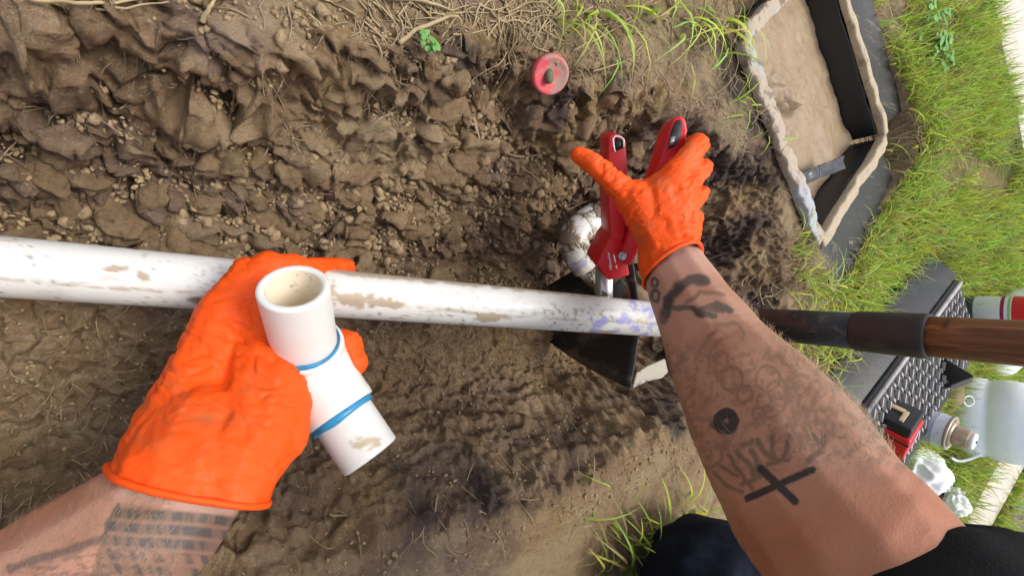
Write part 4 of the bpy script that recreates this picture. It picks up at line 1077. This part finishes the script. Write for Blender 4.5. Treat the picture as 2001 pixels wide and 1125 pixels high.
# left hand: seen from the thumb side, closed round the fitting and the pipe
LG = [CH((345, 1005, .298, .0450), (368, 930, .308, .0430), (398, 850, .330, .0385)),
      CH((318, 940, .308, .0335), (338, 880, .320, .0320), (384, 790, .345, .0325), (424, 705, .365, .0300), (452, 620, .380, .0265), (492, 555, .392, .0215), (530, 525, .398, .0165)),
      CH((440, 960, .305, .030), (455, 910, .315, .032), (500, 850, .335, .033), (520, 770, .352, .0315), (515, 700, .372, .028), (510, 630, .385, .024), (520, 570, .392, .020)),
      CH((545, 850, .340, .022), (556, 790, .352, .0205), (556, 720, .372, .0185), (548, 650, .385, .017)),
      CH((492, 540, .395, .0190), (540, 522, .398, .0125), (575, 519, .404, .0115), (598, 524, .416, .0105)),      # index
      CH((515, 555, .400, .0170), (560, 530, .420, .0125), (610, 524, .450, .0115), (650, 522, .485, .0108), (680, 522, .500, .0098)),    # middle, behind the pipe
      CH((545, 700, .385, .0190), (600, 690, .405, .0160), (650, 672, .405, .0150), (682, 672, .400, .0135)),      # ring
      CH((560, 740, .380, .0170), (620, 720, .405, .0150), (670, 700, .402, .0140), (694, 706, .400, .0118))]
def grip_l(c):
    p, d = pix(c); return .15 * np.ones(len(c))
def soil_l(c):
    p, d = pix(c); s = .75 * np.exp(-((p[:, 0] - 405) / 55) ** 2 - ((p[:, 1] - 815) / 18) ** 2) + .35 * sstep(.1, .6, fbm(p[:, 0] / 60, p[:, 1] / 60, 3, 221)) * (p[:, 1] > 700); return np.clip(s, 0, 1)
glove(LG, plane3(P(230, 906, .31), P(520, 984, .31), P(372, 984, .262), P(340, 1060, .30)), 'glove', (CR * .38 + CU * .92).normalized()[:], grip_l, soil_l, 'orange glove of the left hand holding the white fitting')

# ------------------------------------------------------------------ clothes
hipR, hipL = Vector((.16, -.72, -.14)), Vector((-.06, -.74, -.14)); pel = Vector((.05, -.72, -.12))
sl_o = P(1868, 1330, .215)
sh_me = blob('t_shirt', [[(sl_o + CR * .045 + CF * .02, .060), (sl_o, .066), (sl_o.lerp(rsh, .5), .072), (rsh, .082), (chest, .118), (lsh, .082), (lsh.lerp(lelb, .55), .068)], [(chest + Vector((0, -.04, 0)), .13), (Vector((.04, -.6, -.05)), .135), (pel, .135)]], .0045, 8)
c, nn = co_no(sh_me); set_co(sh_me, c + nn * (n3(c, 12) * .006 + n3(c, 30) * .003)[:, None])
cut(sh_me, lsh.lerp(lelb, .5), (lelb - lsh).normalized())
shirt = link('t_shirt', sh_me, SHIRT, person)
kn = P(1385, 1150, .56)
jn = blob('jeans', [[(hipR, .115), (hipR.lerp(kn, .55), .095), (kn, .083), (kn + Vector((.0, -.05, -.015)), .078), (Vector((.45, -.72, -.345)), .06)], [(hipL, .115), (hipL.lerp(Vector((-.28, -.46, -.335)), .55), .095), (Vector((-.28, -.46, -.335)), .082), (Vector((-.30, -.85, -.345)), .06)], [(hipR, .11), (pel, .125), (hipL, .11)]], .0055, 8)
c, nn = co_no(jn); set_co(jn, c + nn * (n3(c, 11) * .006 + n3(c, 26) * .004)[:, None])
link('jeans', jn, JEANS, person)
for q in (Vector((.45, -.80, -.36)), Vector((-.30, -.93, -.36))):
    link('boot', blob('boot', [[(q, .055), (q + Vector((0, -.10, .0)), .050), (q + Vector((0, -.18, -.01)), .042)]], .006, 5), BOOT, person)

# ================================================================== fitting held in the left hand
FA, FC_, FE = P(573, 560, .332), P(604, 712, .390), P(725, 892, .386)
fit = thing('pipe_fitting', FC_, 'white plastic elbow with two glued stubs and blue cement rings, in the left glove', 'pipe fitting')
def stub(name, a, b, r, cut_tilt=None):
    ax = (b - a).normalized(); L = (b - a).length
    o = obj(name, lathe(a, ax, [(L - (L - .0012) * k / 40, r) for k in range(41)] + [ (0, r - .0012), (0, r - .0046), (.0012, r - .0056)], 56, cap=False), FIT, fit)
    i = obj('bore', lathe(a, ax, [(.0010, r - .0056), (L * .5, r - .0058), (L, r - .006)], 48, cap=False), INNER, o); return o, ax, L
r1 = .0243
j1 = FA.lerp(FC_, .74); j2 = FE.lerp(FC_, .52)
s1, ax1, L1 = stub('pipe_stub', FA, j1.lerp(FC_, .25), r1); s2, ax2, L2 = stub('pipe_stub', FE, j2.lerp(FC_, .25), r1)
mid = arc(j1, FC_, j2, 14)
obj('elbow', tube([mid[0] + (FA - FC_).normalized() * .004] + mid + [mid[-1] + (FE - FC_).normalized() * .004], [.0289, .0296] + [.0292] * 13 + [.0296, .0289], 48), FIT, fit, bevel=.0015)
for a, ax, wv_, off in ((j1, ax1, 1.0, -.0055), (j2, ax2, 1.9, -.0065)):
    u, v = frame(ax); V = []; Fc = []; K = 60
    for k in range(K):
        t = 2 * math.pi * k / K; wd = .0011 * wv_ * (1 + .8 * mnoise.noise(Vector((math.cos(t) * 1.3, math.sin(t) * 1.3, wv_ * 3)))); rr_ = r1 + .0016
        for q in range(8):
            b = 2 * math.pi * q / 8; V.append(a + ax * (off + wd * 1.5 * math.sin(b)) + (u * math.cos(t) + v * math.sin(t)) * (rr_ + wd * .8 * math.cos(b)))
    for k in range(K):
        for q in range(8): Fc.append((k * 8 + q, k * 8 + (q + 1) % 8, ((k + 1) % K) * 8 + (q + 1) % 8, ((k + 1) % K) * 8 + q))
    obj('cement_ring', (V, Fc), BLUE, fit)
for o in [q for q in fit.children if q.data.materials[0] == FIT]:
    c, nn = co_no(o.data); px, dd = pix(c); x, y = px[:, 0], px[:, 1]
    mu = sstep(1.2, .3, ((x - 716) / 32) ** 2 + ((y - 864) / 15) ** 2 + .9 * fbm(x / 12, y / 12, 4, 230)); mu = np.maximum(mu, .8 * sstep(1.1, .7, ((x - 585) / 20) ** 2 + ((y - 737) / 4) ** 2))
    set_attr(o.data, 'mud', mu); set_attr(o.data, 'dust', np.zeros(len(c)))

# ================================================================== red pipe cutter in the right hand
ct = thing('pipe_cutter', P(1195, 520, .61), 'red hand pipe cutter with steel blade, squeezed open in the right glove', 'pipe cutter')
fn0 = (P(1220, 482, .602) - P(1166, 517, .612)).cross(P(1190, 549, .614) - P(1166, 517, .612)).normalized()
if fn0.dot(CF) > 0: fn0 = -fn0
def PX(pl, d, dd=None): return [P(a, b, d if dd is None else d + dd * i) for i, (a, b) in enumerate(pl)]
ext = P(1146, 494, .655) - P(1168, 517, .610)
obj('head', prism([P(1213, 440, .600), P(1220, 482, .602), P(1232, 538, .612), P(1190, 549, .614), P(1166, 517, .612), P(1188, 472, .603)], ext), TOOLRED, ct, bevel=.0028, seg=3)
e2_ = P(1172, 262, .620) - P(1190, 268, .580)
obj('handle', prism([P(1189, 266, .578), P(1206, 261, .578), P(1224, 272, .578), P(1228, 345, .585), P(1222, 470, .600), P(1192, 472, .603), P(1186, 345, .588)], e2_), TOOLRED, ct, bevel=.0035, seg=3)
pv_ = P(1216, 500, .5975); obj('pivot_bolt', lathe(pv_ - fn0 * .004, fn0, [(0, .0052), (.006, .0052), (.0072, .0042), (.0066, .0030), (.0066, .0002)], 20), STEEL, ct)
obj('slot', prism(PX([(1203, 269), (1217, 273), (1218, 289), (1203, 294)], .5772), CF * .004), TOOLBLK, ct)
obj('wire_loop', tube([P(a, b, .5755) for a, b in ((1219, 287), (1219, 274), (1214, 268), (1203, 266), (1198, 271), (1199, 284), (1202, 297))], .0010, 8), WHITE, ct)
e3_ = CF * .030 - CR * .006
obj('handle', prism([P(1309, 246, .545), P(1317, 229, .542), P(1330, 223, .542), P(1342, 232, .542), P(1346, 255, .545), P(1336, 288, .550), P(1290, 400, .575), P(1235, 520, .600), P(1213, 500, .600), P(1250, 400, .580), P(1290, 310, .556)], e3_), TOOLRED, ct, bevel=.004, seg=3)
obj('grip_inlay', prism(PX([(1317, 246), (1324, 234), (1331, 234), (1334, 246), (1330, 268), (1321, 285), (1309, 288), (1310, 270)], .5415), CF * .006), TOOLBLK, ct, bevel=.001)
obj('inlay_tab', prism(PX([(1311, 268), (1320, 266), (1318, 282), (1309, 284)], .5405), CF * .004), STEEL, ct)
obj('blade', prism([P(1163, 520, .652), P(1196, 540, .652), P(1196, 640, .690), P(1163, 640, .690)], CR * .002 + CF * .002), STEEL, ct)
obj('hook_jaw', prism([P(1196, 560, .664), P(1214, 545, .660), P(1226, 556, .662), P(1208, 600, .680), P(1205, 650, .695), P(1172, 650, .695), P(1183, 600, .680)], CF * .012), TOOLBLK, ct, bevel=.002)
obj('lower_jaw', prism([P(1222, 590, .688), P(1245, 585, .688), P(1250, 640, .70), P(1215, 640, .70)], CF * .014), TOOLRED, ct, bevel=.002)
def word(txt, name, org, ux, uy, width, mat, parent, shear=.35, depth=.0004):
    cu = bpy.data.curves.new('w', 'FONT'); cu.body = txt; cu.shear = shear; cu.extrude = .01; cu.resolution_u = 4
    t = bpy.data.objects.new('w', cu); col.objects.link(t); dg = bpy.context.evaluated_depsgraph_get(); dg.update()
    me = bpy.data.meshes.new_from_object(t.evaluated_get(dg)); bpy.data.objects.remove(t); bpy.data.curves.remove(cu)
    c, _ = co_no(me); k = width / (c[:, 0].max() - c[:, 0].min()); ux = ux.normalized(); uz = ux.cross(uy).normalized(); uy = uz.cross(ux).normalized()
    c = c * k; q = np.array(org) + c[:, :1] * np.array(ux) + c[:, 1:2] * np.array(uy) + (c[:, 2:] * 0 + np.sign(c[:, 2:]) * depth) * np.array(uz)
    set_co(me, q); me.materials.clear(); me.materials.append(mat); return link(name, me, None, parent, smooth=False)
fn_ = (P(1220, 482, .602) - P(1166, 517, .612)).cross(P(1190, 549, .614) - P(1166, 517, .612)).normalized()
if fn_.dot(CF) > 0: fn_ = -fn_
def onface(a, b, lift=.0006):
    v = P(a, b, 1.0); p0 = P(1190, 549, .614); t = p0.dot(fn_) / v.dot(fn_); return v * t + fn_ * lift
word('Milwaukee', 'logo_lettering', onface(1197, 527), onface(1191, 494) - onface(1197, 527), onface(1185, 512) - onface(1195, 513), (onface(1191, 494) - onface(1197, 527)).length, WHITE, ct)
obj('logo_bolt', prism([onface(a, b, .0004) for a, b in ((1198, 496), (1201, 499), (1205, 517), (1206, 526), (1203, 522), (1203, 514), (1200, 508))], fn_ * .0005), WHITE, ct, smooth=False)

# ================================================================== things on the grass at the right
# battery pack
b0 = G(1655, 812, .0) + UZ * .01; bz = Vector((0, -.36, .93)).normalized(); bx = Vector((.95, .34, 0)).normalized(); by = bz.cross(bx).normalized()
bt = thing('battery_pack', b0, 'red and black power tool battery standing on the edge of the plastic cover', 'battery')
def BP(x, y, z): return b0 + bx * x + by * y + bz * z
def bbox(name, x0, x1, y0, y1, z0, z1, mt, bev=.003): return obj(name, box(BP((x0 + x1) / 2, (y0 + y1) / 2, (z0 + z1) / 2), bx * (x1 - x0), by * (y1 - y0), bz * (z1 - z0)), mt, bt, bevel=bev, seg=3)
bbox('lower_case', 0, .085, -.040, .012, .0, .098, TOOLRED, .004)
bbox('seam', -.001, .086, -.003, .0005, -.001, .0985, TOOLBLK, .0005)
bbox('upper_case', .003, .080, .012, .034, .006, .094, TOOLBLK, .004)
bbox('release_clip', .012, .050, .034, .038, .024, .032, CARD, .001); bbox('release_clip', .012, .050, .034, .038, .068, .076, CARD, .001); bbox('release_clip', .040, .052, .0342, .0382, .031, .069, CARD, .001)
bbox('latch', -.004, .004, -.030, -.006, .034, .044, TOOLBLK, .001)
bbox('foot', -.003, .002, -.036, -.022, .030, .066, TOOLBLK, .001)
word('Milwaukee', 'logo_lettering', BP(.012, -.030, .0826), by * 1.0, -bx, .034, WHITE, bt) if False else word('Milwaukee', 'logo_lettering', BP(.050, -.036, .0986), by, -bx, .044, WHITE, bt)
obj('logo_bolt', prism([BP(x + .005, y, .0985) for x, y in ((.050, -.033), (.053, -.010), (.050, -.012), (.054, .008), (.0555, -.010), (.0585, -.008))], bz * .0004), WHITE, bt, smooth=False)
# tin of cement with a dauber cap
c0 = G(1745, 806, .0); cax = ((P(1858, 846, c0.dot(CF) - .085) - c0)).normalized()
can = thing('cement_tin', c0, 'small tin with a grey printed label, glue crusted neck and white cap, by the battery', 'tin')
CRD = .035
obj('body', lathe(c0, cax, [(0, CRD - .001), (.001, CRD), (.100, CRD), (.101, CRD - .001)], 48), CANLABEL, can)
obj('label_band', lathe(c0, cax, [(.080, CRD + .0004), (.098, CRD + .0004)], 48, cap=False), CANWHITE, can)
obj('rim', lathe(c0, cax, [(.0995, CRD + .0005), (.1015, CRD + .0022), (.1045, CRD + .002), (.105, CRD - .002), (.1035, CRD - .004)], 48), TIN, can)
obj('shoulder', lathe(c0, cax, [(.1036, CRD - .0045), (.109, .022)], 40), TIN, can)
obj('neck', lathe(c0, cax, [(.108, .0205), (.113, .0212), (.117, .020), (.121, .0210), (.126, .0198), (.131, .0203), (.134, .0185)], 40), GLUE, can)
obj('cap', lathe(c0, cax, [(.1335, .0175), (.1395, .0175), (.1415, .0165), (.1425, .010), (.1425, 0.001)], 40), CAPWHITE, can)
obj('vent', lathe(c0 + cax * .1423, cax, [(0, .0025), (.002, .0025)], 12), TOOLBLK, can)
# white paper rags
def rag(base, r, label):
    V = []; iv, jf = ico(5)
    for p in iv:
        q = Vector(p); k = 1 + .22 * mnoise.noise(q * 1.3 + base * 20) - .42 * abs(mnoise.noise(q * 1.7 + Vector((3, 1, 0)) + base * 30)) + .05 * mnoise.noise(q * 5); V.append(base + Vector((q.x * r * 1.15, q.y * r * 1.0, max(-.25, q.z * .85) * r + r * .25)) * k)
    tag(obj('paper_rag', (V, jf.tolist()), PAPER), label, 'rag')
rag(G(1778, 915), .062, 'crumpled white paper rag on the grass beside the cement tin'); rag(G(1850, 978), .040, 'smaller scrap of white rag on the grass close to the bare upper arm')
# cardboard scrap
d_ = G(1838, 800).dot(CF)
cd_ = thing('cardboard_scrap', G(1838, 800), 'torn piece of tan cardboard standing between the black flap and the jug', 'cardboard')
obj('sheet', prism([P(1828, 806, d_ - .00), P(1838, 775, d_ - .01), P(1852, 764, d_ - .02), P(1884, 752, d_ - .05), P(1886, 783, d_ - .05), P(1862, 806, d_ - .03)], CF * .004 + CR * .003), CARD, cd_)
obj('printed_mark', prism([P(1853, 776, d_ - .0245), P(1858, 777, d_ - .0275), P(1855, 769, d_ - .0265)], -CF * .0008), TOOLBLK, cd_)
# black plastic flap standing on the cover
d_ = G(1812, 760, .03).dot(CF) - .01
fl = thing('plastic_flap', G(1812, 760, .03), 'black triangular plastic flap with an open middle standing on the tread of the plastic cover', 'flap')
obj('frame', join(prism([P(1843, 697, d_ - .03), P(1904, 735, d_ - .085), P(1862, 757, d_ - .05), P(1846, 734, d_ - .035), P(1822, 720, d_ - .012)], CF * .006 + CR * .004),
                  prism([P(1842, 699, d_ - .029), P(1823, 721, d_ - .012), P(1802, 768, d_ + .003), P(1791, 768, d_ + .006)], CF * .006 + CR * .004),
                  prism([P(1862, 756, d_ - .048), P(1856, 748, d_ - .042), P(1800, 762, d_ + .003), P(1797, 770, d_ + .004)], CF * .006 + CR * .004)), LID, fl, bevel=.0012)
obj('lip', prism([P(1904, 736, d_ - .087), P(1899, 747, d_ - .083), P(1866, 760, d_ - .055), P(1859, 753, d_ - .049)], CF * .003), TREAD, fl, bevel=.001)
# big translucent jug
g0 = G(1850, 800, .0)
jug = thing('plastic_jug', g0, 'large translucent white plastic jug standing on the grass behind the tin', 'jug')
jax = Vector((.10, -.02, 1)).normalized(); JR = .098
obj('body', lathe(g0 + Vector((.08, -.02, 0)), jax, [(.0, JR * .86), (.006, JR * .95), (.03, JR), (.055, JR), (.058, JR * .965), (.064, JR * .965), (.067, JR), (.10, JR * 1.02), (.125, JR), (.128, JR * .965), (.134, JR * .965), (.137, JR), (.17, JR), (.21, JR * .92), (.24, JR * .70), (.262, JR * .42), (.272, JR * .30), (.30, JR * .28), (.30, JR * .24)], 56), JUG, jug)
p_ = P(1893, 783, g0.dot(CF) - .055); obj('ring', tube([p_ + (CR * math.cos(a) + CU * math.sin(a)) * .012 for a in [2 * math.pi * k / 24 for k in range(25)]], .0020, 8), JUG, jug)
obj('strap', tube([Vector(q) for q in spline([P(a, b, g0.dot(CF) - .03)[:] for a, b in ((1858, 893), (1872, 900), (1892, 897), (1915, 888), (1930, 880))], 5)], .0035, 8), JUG, jug)
obj('jug_cap', lathe(g0 + Vector((.08, -.02, 0)) + jax * .285, jax, [(0, .031), (.02, .031), (.022, .029)], 32), CAPWHITE, jug)
g1 = G(1905, 668, .0)
jug2 = thing('plastic_jug', g1, 'second translucent jug lying half hidden behind the shovel handle and the red labelled bottle', 'jug')
a_, b_ = P(1925, 700, g1.dot(CF) + .05), P(2040, 575, g1.dot(CF) - .02)
ax_ = (b_ - a_).normalized()
obj('body', lathe(a_, ax_, [(-.03, .03), (-.02, .055), (.0, .066), (.05, .070), (.13, .070), (.18, .060), (.21, .035), (.225, .020), (.25, .018)], 48), JUG, jug2)
# bottle with black base and red label
h0 = G(1866, 606, .0); BTR = .038
bot = thing('bottle', h0, 'white bottle with black base and striped red label beside the shovel handle', 'bottle')
hx = Vector((.02, .0, 1)).normalized()
obj('base', lathe(h0, hx, [(0, BTR - .003), (.002, BTR), (.036, BTR * 1.0), (.038, BTR - .002)], 48), TOOLBLK, bot)
obj('body', lathe(h0, hx, [(.037, BTR - .004), (.041, BTR - .001), (.20, BTR - .001), (.225, BTR * .6), (.235, .014), (.26, .014)], 48), BOTTLE, bot)
for z0, z1, mt in ((.0860, .0925, LMAR), (.0985, .1025, LGREEN), (.105, .185, LRED)): obj('label', lathe(h0, hx, [(z0, BTR - .0005), (z1, BTR - .0005)], 48, cap=False), mt, bot)
obj('bottle_cap', lathe(h0 + hx * .255, hx, [(0, .016), (.018, .016), (.019, .014)], 24), TOOLBLK, bot)
